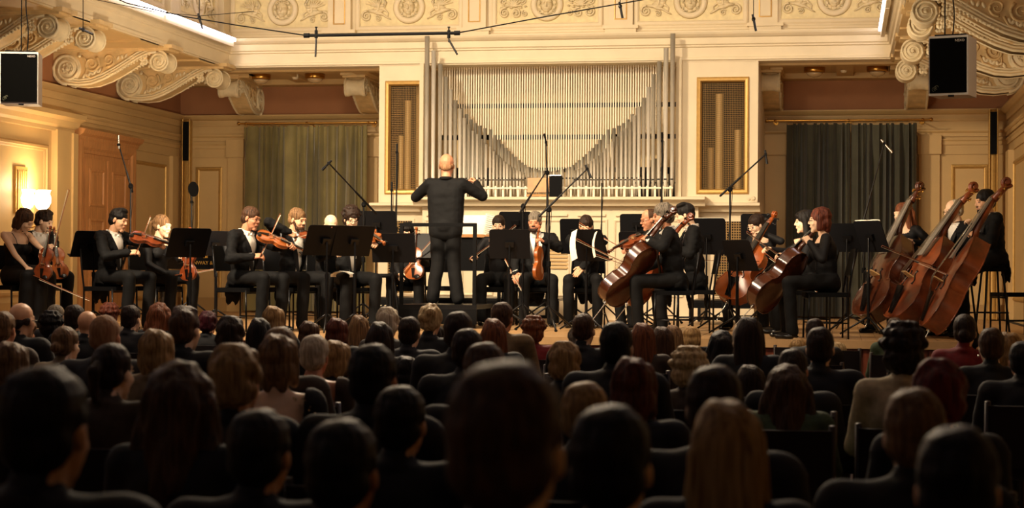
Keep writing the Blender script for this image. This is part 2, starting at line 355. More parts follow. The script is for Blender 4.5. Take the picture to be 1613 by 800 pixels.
# attic walls above the beam
XAL, XAR, YA = -8.98, .92, 25.95
atb = G().bb(XAL-.2, XAR+.2, YA, YA+.2, ZB-.1, ZA).obj('wall_attic_back', cream, **st)
atl = G().bb(XAL-.2, XAL, -5, YA, ZB-.1, ZA).obj('wall_attic_left', cream, **st)
atr = G().bb(XAR, XAR+.2, -5, YA, ZB-.1, ZA).obj('wall_attic_right', cream, **st)
G().bb(XAL-.2, XBL+.45-.4, -5, YA, ZB-.04, ZB+.0).bb(XBR-.05, XAR+.2, -5, YA, ZB-.04, ZB).bb(XAL, XAR, YBM+.3, YA, ZB-.04, ZB).obj('trim_7', beige, **st)
for par, p0, p1, nv in ((atb, (XAL, YA, 0), (XAR, YA, 0), (0, -1, 0)), (atl, (XAL, 0, 0), (XAL, YA, 0), (1, 0, 0)), (atr, (XAR, 0, 0), (XAR, YA, 0), (-1, 0, 0))):
    G().mold([(0, ZB), (.06, ZB), (.06, 4.86), (.045, 4.875), (.045, 4.9), (.03, 4.92), (.03, 4.95), (0, 4.97)], p0, p1, nv).mold([(0, 5.53), (.06, 5.55), (.14, 5.62), (.16, 5.72), (0, 5.75)], p0, p1, nv).obj('base_moulding', cream, par)
G().mold([(0, 7.9), (.2, 8.0), (.5, 8.3), (.6, 8.6), (0, 8.6)], (XAL, YA, 0), (XAR, YA, 0), (0, -1, 0)).obj('crown_moulding', cream, atb)
# relief ornaments (local: x across, z up, y = -out)
def spiral(cx, cz, r0, turns, a0, sgn=1, n=44, y=0., r1=.004):
    P = []
    for i in range(n):
        t = i/(n-1); a = a0+sgn*turns*2*PI*t; r = r0*(1-t)**.9+r1; P.append((cx+r*math.cos(a), y, cz+r*math.sin(a)))
    return P
def griffin():
    g = G()
    g.tube(spiral(-.17, -.1, .085, 1.9, PI*.45, 1), [.016*(1-.5*i/43)+.003 for i in range(44)])
    g.tube(spiral(.03, -.145, .05, 1.6, PI*.8, -1, 30), .011)
    g.tube([(-.14, 0, -.015), (-.05, 0, -.02), (.03, 0, -.06), (.1, 0, -.07), (.19, 0, -.13), (.25, 0, -.16)], [.02, .03, .03, .022, .016, .01])
    g.shp(ell((.03, 0, .0), (.10, .035, .06), basis((0, 0, 1)))); g.shp(ell((.1, 0, .045), (.05, .035, .06)))
    g.tube([(.12, 0, .06), (.16, 0, .12), (.13, 0, .18), (.1, 0, .215), (.13, 0, .25), (.19, 0, .24)], [.035, .028, .022, .02, .024, .02])
    g.shp(cap((.19, 0, .24), .02, (.27, 0, .225), .007)); g.shp(cap((.12, 0, .26), .012, (.13, 0, .29), .004))
    g.shp(cap((.14, 0, .0), .018, (.2, 0, -.05), .012)); g.shp(cap((.2, 0, -.05), .012, (.19, 0, -.12), .01))
    for i in range(7):
        a = math.radians(165-i*13); L = .26-.018*i; g.shp(cap((.07-.02*i*.3, -.005*i, .05-.01*i), .02, (.07+L*math.cos(a), -.004*i, .05+.85*L*math.sin(a)+.0*i), .007, True))
    return g.mesh('griffin')
def mask():
    g = G(); g.shp(ell((0, 0, 0), (.085, .07, .115))); g.shp(ell((0, -.01, -.07), (.05, .055, .05)))
    g.shp(cap((0, -.065, .03), .012, (0, -.085, -.025), .017)); g.shp(cap((-.03, -.055, -.062), .009, (.03, -.055, -.062), .009))
    for s in (-1, 1):
        g.shp(cap((s*.02, -.066, .035), .011, (s*.06, -.05, .03), .009)); g.shp(ell((s*.035, -.058, .012), (.014, .01, .009), None, True))
        for i in range(6): a = math.radians(78-i*34); g.shp(ell((s*.115*math.cos(a), 0, .01+.135*math.sin(a)), (.035, .025, .022), basis((0, 1, 0), (s*math.cos(a), 0, math.sin(a))), True))
        g.tube(spiral(s*.1, -.1, .03, 1.2, PI/2, s, 16), .01, 6)
    for i in range(5): g.shp(ell((-.07+.035*i, -.015, .115-.01*abs(i-2)), (.02, .03, .024), None, True))
    return g.mesh('mask')
def acanthus():
    g = G()
    g.tube(spiral(-.15, -.09, .08, 1.9, PI*.4, 1), [.016*(1-.5*i/43)+.003 for i in range(44)]); g.tube(spiral(.04, -.1, .075, 1.8, PI*.6, -1), [.015*(1-.5*i/43)+.003 for i in range(44)])
    g.tube(spiral(.19, -.1, .05, 1.5, PI*.6, 1, 26), .011); g.tube(spiral(-.17, .1, .06, 1.7, -PI*.4, -1, 30), .012); g.tube(spiral(.15, .12, .06, 1.7, -PI*.6, 1, 30), .012)
    for i in range(9): a = PI*i/8; g.shp(cap((.0, 0, .02), .02, (.17*math.cos(a)*.8, -.01, .03+.17*math.sin(a)), .008, True))
    for i in range(6): g.shp(ell((-.2+.08*i, 0, -.005+.02*(i % 2)), (.03, .025, .016), None, True))
    return g.mesh('acanthus_scroll')
grm, mkm, acm = griffin(), mask(), acanthus()
for m_ in (grm, mkm, acm): m_.materials.append(plaster)
def put(me, name, par, M): o = bpy.data.objects.new(name, me); C.objects.link(o); o.parent = par; o.matrix_local = M; return o
def frieze_panel(par, O, u, nv, w, kind):
    """O = centre of the panel on the wall"""
    O, u, nv = A(*O), A(*u), A(*nv); Rm = np.stack([u, -nv, A(0, 0, 1)], 1); h = .46
    g = G(); g.frame(O-u*w/2+A(0, 0, -h/2), u, (0, 0, 1), nv, w, h, [(-.07, 0), (-.07, .035), (-.05, .045), (-.02, .045), (0, .03), (.0, .012)]); g.obj('panel_frame', cream, par)
    g = G(); g.box(O+nv*.006, (w, .012, h), Rm); g.obj('panel_ground', goldback, par)
    RR = Matrix([list(Rm[i]) for i in range(3)])
    def M(dx, dz, sx, s, out): return Matrix.Translation(Vector(O+u*dx+nv*out+A(0, 0, dz))) @ RR.to_4x4() @ Matrix.Diagonal((sx*s, 1, s, 1))
    ring = [(.150, .0), (.150, .02), (.165, .04), (.2, .045), (.225, .035), (.24, .0)]
    g = G(); g.lathe([(0.001, -.0), (.150, .0)]+ring[1:], O+nv*.012+A(0, 0, .03), 40, np.stack([u, A(0, 0, 1), nv], 1)); ro = g.obj('roundel', cream, par)
    G().lathe([(.001, .016), (.148, .014), (.149, .002)], O+nv*.012+A(0, 0, .03), 32, np.stack([u, A(0, 0, 1), nv], 1)).obj('roundel_ground', goldback, par)
    put(mkm, 'mask', par, M(0, .03, 1, .98, .05))
    for s in (-1, 1):
        put(grm if kind else acm, 'griffin' if kind else 'acanthus_scroll', par, M(s*(w/4+.12), .0, -s, .86, .03))
for i, px in enumerate((446, 645, 862, 1088, 1314)):
    x = pix(px, 15, YA)[0]; frieze_panel(atb, (x, YA, 5.24), ux, (0, -1, 0), 1.46, i != 2)
for px in (537, 749, 979, 1206):
    x = pix(px, 15, YA)[0]
    G().bb(x-.17, x+.17, YA-.09, YA, 4.93, 5.55).bb(x-.22, x+.22, YA-.12, YA, ZB, 4.92).bb(x-.25, x+.25, YA-.14, YA, 4.9, 4.95).obj('attic_pilaster', cream, atb)
    g = G(); g.frame((x-.09, YA-.09, 5.03), ux, (0, 0, 1), (0, -1, 0), .18, .5, [(0, 0), (.0, .01), (.012, .012), (.018, 0)]); g.obj('panel_frame', gold, atb)
for k in range(3):
    y = 24.75-k*2.15; frieze_panel(atl, (XAL, y, 5.24), (0, 1, 0), (1, 0, 0), 1.46, k != 1)
    G().bb(XAL, XAL+.09, y+.9, y+1.22, 4.93, 5.55).bb(XAL, XAL+.12, y+.86, y+1.26, ZB, 4.93).obj('attic_pilaster', cream, atl)
# S-shaped ceiling brackets (local: x from the wall, z down from the soffit, y thickness)
def bracket_parts():
    S = [(.10, -.385), (.2, -.405), (.34, -.42), (.5, -.405), (.66, -.35), (.82, -.27), (.97, -.18), (1.1, -.1), (1.22, -.045), (1.33, -.03)]
    def off(k):  # offset curve upward/inward
        out = []
        for i, (x, z) in enumerate(S):
            a = S[min(i+1, len(S)-1)]; b = S[max(i-1, 0)]; d = nrm(A(a[0]-b[0], a[1]-b[1])); out.append((x-d[1]*k, z+d[0]*k))
        return out
    T = .15; body = G()
    poly = S+[(1.33, -.0), (0.0, .0), (0.0, -.25), (.03, -.33)]
    body.prism([(x, z) for x, z in poly], 2*T*.9, (0, T*.9, 0), np.stack([A(1, 0, 0), A(0, 0, 1), A(0, -1, 0)], 1))
    band = G()
    for s in (-1, 1):
        for k, r in ((.008, .02), (.04, .016), (.07, .014)): band.tube([(x, s*T*.92, z) for x, z in off(k)], r, 6)
    under = G()
    under.add([(x, y, z) for x, z in S for y in (-T, -T*.4, T*.4, T)], [(i*4+j, i*4+j+1, i*4+5+j, i*4+4+j) for i in range(len(S)-1) for j in range(3)])
    under.add([(x, y, z+.03) for x, z in S for y in (-T, T)], [(i*2, i*2+2, i*2+3, i*2+1) for i in range(len(S)-1)])
    for i in range(len(S)-1): 
        for s in (-1, 1): under.add([(S[i][0], s*T, S[i][1]), (S[i+1][0], s*T, S[i+1][1]), (S[i+1][0], s*T, S[i+1][1]+.03), (S[i][0], s*T, S[i][1]+.03)], [(0, 1, 2, 3)])
    def volute(cx, cz, r, sg, a0, turns):
        v = G(); v.lathe([(.001, -T*.96), (r*.97, -T*.96), (r*.97, -T*.75), (r*.86, -T*.45), (r*.86, T*.45), (r*.97, T*.75), (r*.97, T*.96), (.001, T*.96)], (cx, 0, cz), 28, np.stack([A(1, 0, 0), A(0, 0, 1), A(0, -1, 0)], 1))
        for s in (-1, 1):
            v.tube(spiral(cx, cz, r*.93, turns, a0, sg, 60, s*T*.98, r*.1), [r*.12*(1-.55*i/59) for i in range(60)], 7); v.shp(ell((cx, s*T, cz), (r*.16, .03, r*.16)))
        return v
    bigv = volute(.185, -.215, .185, -1, -PI/2, 2.6)
    for i in range(8):
        a = i*PI/4
        for s in (-1, 1): bigv.shp(ell((.185+.06*math.cos(a), s*T*1.0, -.215+.06*math.sin(a)), (.022, .012, .012), basis((0, 1, 0), (math.cos(a), 0, math.sin(a))), True))
    smv = volute(1.36, -.14, .125, -1, PI/2, 2.8)
    sc = G(); lf = G()
    for s in (-1, 1):
        y = s*T*.93
        sc.tube(spiral(.50, -.16, .10, 1.9, PI*.3, -1, 40, y), [.02*(1-.6*i/39) for i in range(40)], 6); sc.tube(spiral(.72, -.115, .075, 1.8, -PI*.6, 1, 36, y), [.016*(1-.6*i/35) for i in range(36)], 6)
        sc.tube([(.37, y, -.06), (.42, y, -.1), (.44, y, -.2), (.42, y, -.3), (.5, y, -.33), (.62, y, -.28), (.66, y, -.2)], .015, 6)
        for i in range(7): lf.shp(ell((.40+.035*i, y, -.31+.012*i), (.035, .02, .014), basis((0, 1, 0), (.5, 0, .6 if i % 2 else -.2)), True))
        for i in range(8): lf.shp(ell((.84+.05*i, y, -.09+.012*(i % 3)), (.032, .018, .012), basis((0, 1, 0), (.8, 0, .3 if i % 2 else -.4)), True))
        lf.shp(ell((.345, y, -.05), (.03, .02, .03), None, True))
        for i in range(15):
            t = i/14; x = .68+.54*t; z = -.325+.26*t+.02; lf.shp(cap((x, s*T*.8, z+.01), .024, (x+.025, s*T*.98, z-.012-.006*(i % 2)), .014, True))
        for i in range(6): lf.shp(ell((1.14+.03*(i % 3), y, -.12-.04*(i//3)), (.028, .02, .014), basis((0, 1, 0), (1, 0, .8*(-1)**i)), True))
    top = G().bb(-.0, 1.5, -T*1.15, T*1.15, -.012, .02).bb(0, 1.55, -T*1.3, T*1.3, .015, .06)
    pl = G()
    for j in range(3):
        for i in range(6): pl.shp(ell((.30+.12*i, -.1+.1*j, -.43+(.0 if i < 2 else .02*(i-1)**1.55)), (.05, .035, .02), None, True))
    return [('console', body), ('scroll_band', band), ('underside', under), ('large_volute', bigv), ('small_volute', smv), ('scrollwork', sc), ('leafwork', lf), ('abacus', top)]
BP = [(n, g.mesh(n)) for n, g in bracket_parts()]
for n, m_ in BP: m_.materials.append({'scroll_band': plaster, 'leafwork': plaster, 'large_volute': plaster, 'small_volute': plaster}.get(n, plaster2))
def bracket(x, y, rot, s, lbl, sx=1., kk=1.):
    t = thing('scroll_bracket', (x, y, ZC-.07), rot, label=lbl, category='bracket', group='carved ceiling brackets'); t.scale = (s*sx, s, s*kk)
    for n, m_ in BP: o = bpy.data.objects.new(n, m_); C.objects.link(o); o.parent = t; tag(o, kind='stuff' if n in ('scrollwork', 'leafwork') else None)
lw = ['farthest scroll bracket on the left wall, at the corner', 'carved bracket second from the far corner on the left wall', 'scroll bracket on the left wall, third from the corner, above and right of the speaker', 'nearest scroll bracket on the left wall, behind the speaker cables']
rw = ['lowest carved bracket on the right wall, partly behind the hanging speaker', 'scroll bracket on the right wall second from the far corner', 'scroll bracket third from the far corner on the right wall', 'nearest scroll bracket on the right wall, at the top edge']
for i, y in enumerate((25.22, 23.05, 20.66, 19.62)):
    bracket(XL+.015, y, 0, 1.08, lw[i]); bracket(XR-.015, y, PI, 1.12, rw[i])
for px, lbl in ((365, 'carved bracket on the back wall in the left corner'), (563, 'carved bracket on the back wall beside the left lattice panel'), (1212, 'carved bracket on the back wall right of the organ case'), (1447, 'carved bracket on the back wall behind the hanging right speaker')):
    bracket(pix(px, 150, 26.6)[0], YB, -PI/2, 1., lbl, .88, 1.1)
# ------------------------------------------------ organ
tin = mat('organ_tin', 'c6bfae', .38, .3, var=.2, scale=9, stretch=(1, 1, .25))
tin2 = mat('organ_tin_bright', 'ebe5d6', .3, .25, var=.12, scale=9, stretch=(1, 1, .25))
slatm = mat('shutter_slat', 'f0e4c8', .4, var=.05)
boardm = mat('shutter_board', 'd9bd8a', .55, var=.1, scale=4)
XO0, XO1 = pix(597, 200, 25.42)[0], pix(1194, 200, 25.42)[0]
XP0, XP1 = pix(668, 200, 25.42)[0], pix(1065, 200, 25.42)[0]
org = thing('pipe_organ', (-3.85, 25.4, ZS), label='large pipe organ with silver pipes in a V and cream case behind the orchestra', category='organ')
OO = A(-3.85, 25.4, ZS)
def oo(g, n, m, **kw): return g.obj(n, m, org, OO, **kw)
YC = 25.42
# case: side fields round lattice panels
lat = mat('lattice_brass', '94743f', .55, .1)
def side_case(xa, xb, la, lb, name):
    zt, zb = bz(131, YC), bz(300, YC)
    g = G().bb(xa, la, YC, YB, 2.3, ZC).bb(lb, xb, YC, YB, 2.3, ZC).bb(la, lb, YC, YC+.12, 2.3, zb).bb(la, lb, YC, YC+.12, zt, ZC)
    c = oo(g, 'side_case', cream)
    fr = G(); fr.frame((la-.03, YC, zb-.03), ux, (0, 0, 1), (0, -1, 0), lb-la+.06, zt-zb+.06, [(-.02, 0), (-.02, .02), (.0, .03), (.03, .025), (.05, -.02), (.05, -.06)]); fo = fr.obj('lattice_frame', gold, org, OO)
    lg = G(); n = int((lb-la)/.0235); m = int((zt-zb)/.0255)
    for i in range(n): x = la+.02+i*(lb-la-.02)/n; lg.bb(x, x+.0038, YC+.05, YC+.056, zb, zt)
    for i in range(m): z = zb+.01+i*(zt-zb)/m; lg.bb(la, lb, YC+.045, YC+.053, z, z+.004)
    lo = lg.obj('lattice', lat, fo, OO, kind='stuff')
    g = G().bb(la-.02, lb+.02, YC+1.0, YC+1.05, 2.3, ZC).bb(la-.02, la+.004, YC+.1, YC+1, 2.3, ZC).bb(lb-.004, lb+.02, YC+.1, YC+1, 2.3, ZC); oo(g, 'case_interior', dark)
    return la, lb, zb, zt
xl0, xl1 = pix(612, 200, YC)[0], pix(663, 200, YC)[0]; xr0, xr1 = pix(1103, 200, YC)[0], pix(1174, 200, YC)[0]
side_case(XO0, XP0-.01, xl0, xl1-.02, 'l'); side_case(XP1+.01, XO1, xr0, xr1, 'r')
for x, z1, r in ((xl0+.2, 3.9, .05), (xl0+.38, 4.2, .06), (xl0+.1, 3.4, .04), (xr0+.24, 3.95, .055), (xr0+.5, 3.45, .05), (xr0+.12, 3.2, .04)):
    oo(G().cyl((x, YC+.35, 2.4), (x, YC+.35, z1), r, n=12), 'inner_pipe', mat('inner_pipe_wood', 'c9a468', .45, .2))
oo(G().bb(XP0-.06, XP0, YC-.05, YC+.6, 2.45, ZC), 'case_pilaster', cream); oo(G().bb(XP1, XP1+.08, YC-.05, YC+.6, 2.45, ZC), 'case_pilaster', cream)
oo(G().bb(XP0, XP1, 26.8, 26.85, 2.4, ZC+.3), 'case_interior', dark)
# shutters: boards in tiers with gaps, thin bars in front
zs = [bz(309, 25.7), bz(267, 25.7), bz(259, 25.7), bz(214, 25.7), bz(206, 25.7), bz(163, 25.7), bz(155, 25.7), ZC+.25]
xa, xb = pix(690, 200, 25.7)[0], pix(1046, 200, 25.7)[0]
for k in range(1, 4):
    z0, z1 = zs[2*k], zs[2*k+1]
    nn = 9
    for j in range(nn):
        x0 = XP0+.02+(XP1-XP0-.04)*j/nn; oo(G().bb(x0, x0+(XP1-XP0-.04)/nn-.006, 26.45, 26.48, z0, z1 if k < 3 else z1), 'shutter_board', boardm)
oo(G().bb(xa+.6, xb-.6, 26.45, 26.48, zs[0]-.05, zs[1]), 'shutter_board', boardm)
sl = G().bb(0, .0165, 0, .02, 0, ZC+.1-zs[0]).mesh('slat'); sl.materials.append(slatm)
for i in range(92):
    x = xa+(xb-xa)*(i+.5)/92; zb0 = zs[0] if .22 < i/92 < .78 else zs[4]-.05
    o = bpy.data.objects.new('slat', sl); C.objects.link(o); o.parent = org; o.location = Vector(A(x-.008, 25.74, zb0)-OO); o.scale = (1, 1, (ZC+.1-zb0)/(ZC+.1-zs[0]))
# pipes
def pipe(x, ztop, rt, rb, Y, zfoot, zmouth, m=tin, name='pipe'):
    g = G(); g.lathe([(.012*.6, 0), (rb, zmouth-zfoot), (rb*1.0, zmouth-zfoot+.012), (rt, ztop-zfoot-.0), (rt*1.02, ztop-zfoot), (rt*.82, ztop-zfoot-.002), (rt*.8, ztop-zfoot-.15)], (x, Y, zfoot), 12)
    o = oo(g, name, m)
    G().bb(x-rb*.75, x+rb*.75, Y-rb*1.12, Y-rb*.5, zmouth+.002, zmouth+.02).obj('mouth', dark, o, OO)
    return o
zsh = bz(310, 25.05)
left = [(672, 57), (682.5, 80), (693, 101), (702, 121), (709.5, 141), (717, 158), (724.5, 172), (731.5, 186), (738.5, 196), (745, 206), (752, 211), (759, 219), (766, 227), (772.5, 231), (778, 238), (783.5, 244), (789, 249), (794.5, 254), (799.5, 258), (804.5, 262), (810, 265), (815, 268), (820, 270), (825, 272)]
cxp = 865.5
for px, py in left:
    for s in (0, 1):
        q = px if not s else 2*cxp-px
        Y = 25.12 if px < 700 else 25.2
        x = pix(q, 200, Y)[0]; zt = bz(py-(4 if s else 0), Y, q); k = max(0, (738-px)/66)
        pipe(x, zt, .029+.006*min(k, 1) if px < 740 else .021, .016+.012*min(k, 1), Y, zsh, zsh+.23, tin2 if int(px) % 3 else tin)
rear = [(727, 172), (735, 182), (742, 190), (749, 196), (756, 200), (764, 204), (773, 206), (780, 215), (786, 222), (791.5, 229), (797, 235), (802, 240), (807.5, 245), (812.5, 249), (818, 254), (823, 258), (828, 262), (833, 265), (838, 267), (844, 268), (850, 270), (856, 271), (862, 272)]
for px, py in rear:
    for s in (0, 1):
        q = px if not s else 2*cxp-px; x = pix(q, 200, 25.34)[0]
        pipe(x, bz(py-2, 25.34, q), .026 if px < 800 else .02, .016, 25.34, zsh+.03, zsh+.26, tin)
for i in range(18):          # short wooden-looking pipes in the dark corners
    for s in (-1, 1):
        x = -3.86+s*(1.75-.055*i); pipe(x, 2.75+.35*abs(math.sin(i*1.3)), .02, .014, 25.5, zsh, zsh+.2, tin)
oo(G().bb(XP0, XP1, 24.98, 25.0, bz(297.5, 25), bz(295, 25)), 'pipe_rail', slatm)
for i in range(34):
    x = XP0+.05+i*(XP1-XP0-.1)/33; oo(G().bb(x, x+.028, 25.0, 25.02, zsh-.02, bz(293, 25)), 'rail_post', slatm)
# shelf with mouldings and base below
def shelf(x0, x1, y0, z, d=.14):
    g = G(); g.mold([(0, z-.13), (.04, z-.13), (.06, z-.1), (.10, z-.07), (.14, z-.05), (.16, z-.045), (.16, z-.01), (0, z)], (x0, y0, 0), (x1, y0, 0), (0, -1, 0))
    g.bb(x0, x1, y0, y0+.7, z-.13, z); return g
XS0, XS1 = pix(652, 310, 24.9)[0], pix(1108, 310, 24.9)[0]
XT0, XT1 = pix(583, 320, 25.2)[0], pix(1197, 320, 25.2)[0]
oo(shelf(XS0-.02, XS1+.02, 25.0, zsh+.0), 'organ_shelf', cream)
oo(shelf(XT0, XT1, 25.3, zsh-.07), 'lower_shelf', cream)
g = G().bb(XT0+.08, XT1-.08, 25.36, YB, ZS, zsh-.15).bb(XS0+.08, XS1-.08, 25.08, 25.5, ZS, zsh-.12)
oo(g, 'organ_base', cream)
for a, b in ((664, 722), (722, 782), (782, 842), (842, 902), (902, 962), (962, 1022), (1022, 1082)):
    x0, x1 = pix(a, 340, 25.08)[0]+.04, pix(b, 340, 25.08)[0]-.04
    g = G(); g.frame((x0, 25.08, 1.12), ux, (0, 0, 1), (0, -1, 0), x1-x0, 1.06, [(0, 0), (0, .014), (.012, .02), (.03, .014), (.035, 0)]); oo(g, 'base_panel', cream)
    oo(G().bb(x0+.03, x1-.03, 25.05, 25.08, 2.225, 2.255), 'base_moulding', cream)
for k in range(7):
    z = 1.5+.05*k; oo(G().bb(pix(868, 1, 25.08)[0], pix(898, 1, 25.08)[0], 25.055, 25.08, z, z+.03), 'vent_slat', beige)
for a, b in ((612, 650), (1125, 1186)):
    x0, x1 = pix(a, 350, 25.36)[0], pix(b, 350, 25.36)[0]; z0, z1 = bz(462, 25.3), bz(348, 25.3)
    oo(G().bb(x0, x1, 25.35, 25.362, z0, z1), 'case_interior', dark)
    fo = oo(G().frame((x0, 25.36, z0), ux, (0, 0, 1), (0, -1, 0), x1-x0, z1-z0, [(-.03, 0), (-.03, .02), (0, .02), (0, 0)]), 'lattice_frame', cream)
    lg = G(); n = int((x1-x0)/.032); m = int((z1-z0)/.034)
    for i in range(n): lg.bb(x0+i*(x1-x0)/n, x0+i*(x1-x0)/n+.012, 25.32, 25.33, z0, z1)
    for i in range(m): lg.bb(x0, x1, 25.325, 25.335, z0+i*(z1-z0)/m, z0+i*(z1-z0)/m+.012)
    lg.obj('lattice', lat, fo, OO, kind='stuff')
# music desk and monitor on the organ shelf
YW = 24.93
a, b = pix(831, 280, YW), pix(868, 303, YW)
G().box((a+b)/2, (b[0]-a[0], .02, a[2]-b[2]), basis((0, .12, 1), (0, 1, 0))[:, [0, 1, 2]]).bb(a[0], b[0], YW-.04, YW, zsh+.0, zsh+.03).obj('music_desk', mat('light_walnut', 'c08a48', .4, var=.3, scale=6), label='light wooden music desk standing on the organ shelf', category='music desk')
a, b = pix(866, 277, YW-.03), pix(884, 304, YW-.03)
mo = thing('monitor_speaker', ((a[0]+b[0])/2, YW, zsh), label='small black monitor box on the organ shelf beside the wooden desk', category='speaker')
h_ = a[2]-zsh; w2 = (b[0]-a[0])/2
G().prism([(-.08, 0), (.06, .0), (.09, h_), (-.05, h_)], 2*w2, (-w2, 0, 0), np.stack([A(0, 1, 0), A(0, 0, 1), A(1, 0, 0)], 1)).obj('case', black, mo)
G().bb(-w2, w2, -.06, .09, h_, h_+.012).obj('top_plate', chrome, mo)
# curtains, rods
def curtain(pxa, pxb, py, Y, col, lbl, nf, rodlbl=None):
    x0, x1 = pix(pxa, py, Y)[0], pix(pxb, py, Y)[0]; zt = pix((pxa+pxb)/2, py, Y)[2]; nc, nr = 260, 26; P = np.zeros((nr, nc, 3))
    for i in range(nr):
        t = i/(nr-1); z = zt-(zt-ZS-.03)*t
        for j in range(nc):
            u = j/(nc-1); ph = nf*2*PI*(u+.022*math.sin(u*17+nf)+.010*math.sin(u*41)+.010*t*math.sin(u*23+2*t)); am = .025+.075*min(1, t*5)*(.6+.4*math.sin(u*23+1))
            P[i, j] = (x0+(x1-x0)*u+.012*math.sin(ph*2), Y+am*math.sin(ph)+.015*math.sin(ph*2.3+t*2), z+(.012*math.cos(ph) if i == 0 else 0))
    t_ = thing('curtain', ((x0+x1)/2, Y, ZS), label=lbl, category='curtain')
    G().grid(P).obj('drape', col, t_, A((x0+x1)/2, Y, ZS))
    h = G()
    for j in range(int(nf)): h.tube([(x0+(x1-x0)*(j+.25)/nf+.016*math.cos(a), Y, zt+.0+.026+.018*math.sin(a)) for a in np.linspace(0, 2*PI, 9)], .003, 5)
    h.obj('curtain_rings', brass, t_, A((x0+x1)/2, Y, ZS))
    return zt
velvet = mat('olive_velvet', '75693b', .75, var=.25, scale=3, sheen=.3); velvet2 = mat('dark_green_velvet', '3c3a29', .8, var=.3, scale=3, sheen=.2)
z1 = curtain(384, 577, 199, 27.3, velvet, 'olive green velvet curtain left of the organ', 15)
z2 = curtain(1238, 1338, 195, 27.3, velvet2, 'left half of the dark green curtain right of the organ', 9)
curtain(1340, 1443, 195, 27.3, velvet2, 'right half of the dark green curtain right of the organ', 9)
for pa, pb, zz, lbl in ((376, 592, z1+.05, 'brass curtain rod with ball finials left of the organ'), (1208, 1467, z2+.05, 'brass curtain rod with ball finials right of the organ')):
    xa_, xb_ = pix(pa, 195, 27.3)[0], pix(pb, 195, 27.3)[0]; t = thing('curtain_rod', (xa_, 27.3, zz), label=lbl, category='curtain rod'); W = xb_-xa_
    G().cyl((0, 0, 0), (W, 0, 0), .016).obj('rod', brass, t)
    for x in (0, W):
        G().lathe([(.001, -.03), (.02, -.02), (.028, 0), (.02, .02), (.001, .03)], (x, 0, 0), 12).obj('finial', brass, t)
    for x in (.12, W/2, W-.12): G().cyl((x, 0, 0), (x, .39, .0), .01).cyl((x, .37, 0), (x, .4, 0), .04).shp(ell((x, 0, 0), (.024, .024, .024))).obj('rod_bracket', brass, t)
# corner column loudspeakers
for pxc, lbl, X_ in ((294, 'tall brass column loudspeaker in the left back corner', 1), (1565, 'tall brass column loudspeaker in the right back corner', -1)):
    p = pix(pxc, 190, 27.3); zt = pix(pxc, 188 if X_ > 0 else 172, 27.3)[2]; zg = pix(pxc, 253 if X_ > 0 else 243, 27.3)[2]
    t = thing('column_loudspeaker', (p[0], 27.3, ZS), label=lbl, category='speaker')
    G().lathe([(.001, 0), (.085, 0), (.085, .04), (.07, .06), (.07, zt-ZS-.03), (.05, zt-ZS)], (0, .06, 0), 20).obj('column_housing', gold, t)
    G().bb(-.045, .045, -.045, .0, zg-ZS, zt-ZS-.04).obj('grille', black, t)
    G().cyl((-.055, -.02, .0), (-.055, -.02, zt-ZS), .012).cyl((.055, -.02, .0), (.055, -.02, zt-ZS), .012).obj('edge_rod', gold, t)
# hanging loudspeakers
spk_w = mat('speaker_white', 'd8cfc4', .45); grl = mat('speaker_grille', '080807', .9, var=.4, scale=300, spec=.05)
def hang_speaker(px0, px1, py0, py1, Y, yaw, lbl, pitch=.02):
    c = pix((px0+px1)/2, (py0+py1)/2, Y); s = mpp(c[0], Y); W, H = (px1-px0)/s*.97, (py1-py0)/s*.93
    t = thing('hanging_loudspeaker', c, yaw, label=lbl, category='speaker'); t.rotation_euler = (pitch, 0, yaw)
    w = W/2; h = H/2
    G().prism([(-w, -.03), (w, -.03), (w*.93, .36), (-w*.93, .36)], H, (0, 0, -h)).obj('cabinet', spk_w, t)
    G().bb(-w+.012, w-.012, -.045, -.028, -h+.02, h-.02).obj('grille', grl, t)
    g = G(); text_mesh(g, 'NEXO', .028, (w-.065, -.048, h-.045), np.stack([A(1, 0, 0), A(0, 0, 1), A(0, -1, 0)], 1), .003); g.obj('lettering', spk_w, t)
    g = G()
    for k in range(3): g.tube([(-w+.045+.013*k+.012*math.cos(a), -.048, -h+.05+.008*k+.016*math.sin(a)) for a in np.linspace(0, 5, 8)], .0022, 4)
    g.obj('emblem', mat('pale_emblem', '6a6a55', .5), t)
    G().bb(-w*.8, w*.8, .05, .3, h, h+.02).obj('top_bracket', blackm, t)
    G().bb(.0, .05, -.046, -.04, -h-.015, -h+.002).obj('badge', blackm, t)
    return t, c, h
W1 = hang_speaker(0, 61, 79, 167, 17.3, .29, 'white loudspeaker with black grille hanging at the left edge')
W2 = hang_speaker(1463, 1527, 53, 154, 15.5, -.27, 'white loudspeaker with black grille hanging before the right brackets')
for (t, c, h), lbl, dx in ((W1, 'thin black cables holding the left hanging loudspeaker', 0), (W2, 'thin black cables holding the right hanging loudspeaker', 0)):
    g = G()
    for i, (ox, wob) in enumerate(((-.03, .0), (.03, .015))):
        g.tube([c+A(ox+wob*math.sin(z*9), .1, h+z) for z in np.linspace(-.03, ZA-c[2]-h, 60)], .006, 5)
    g.obj('suspension_cable', black, None, label=lbl, category='cable')
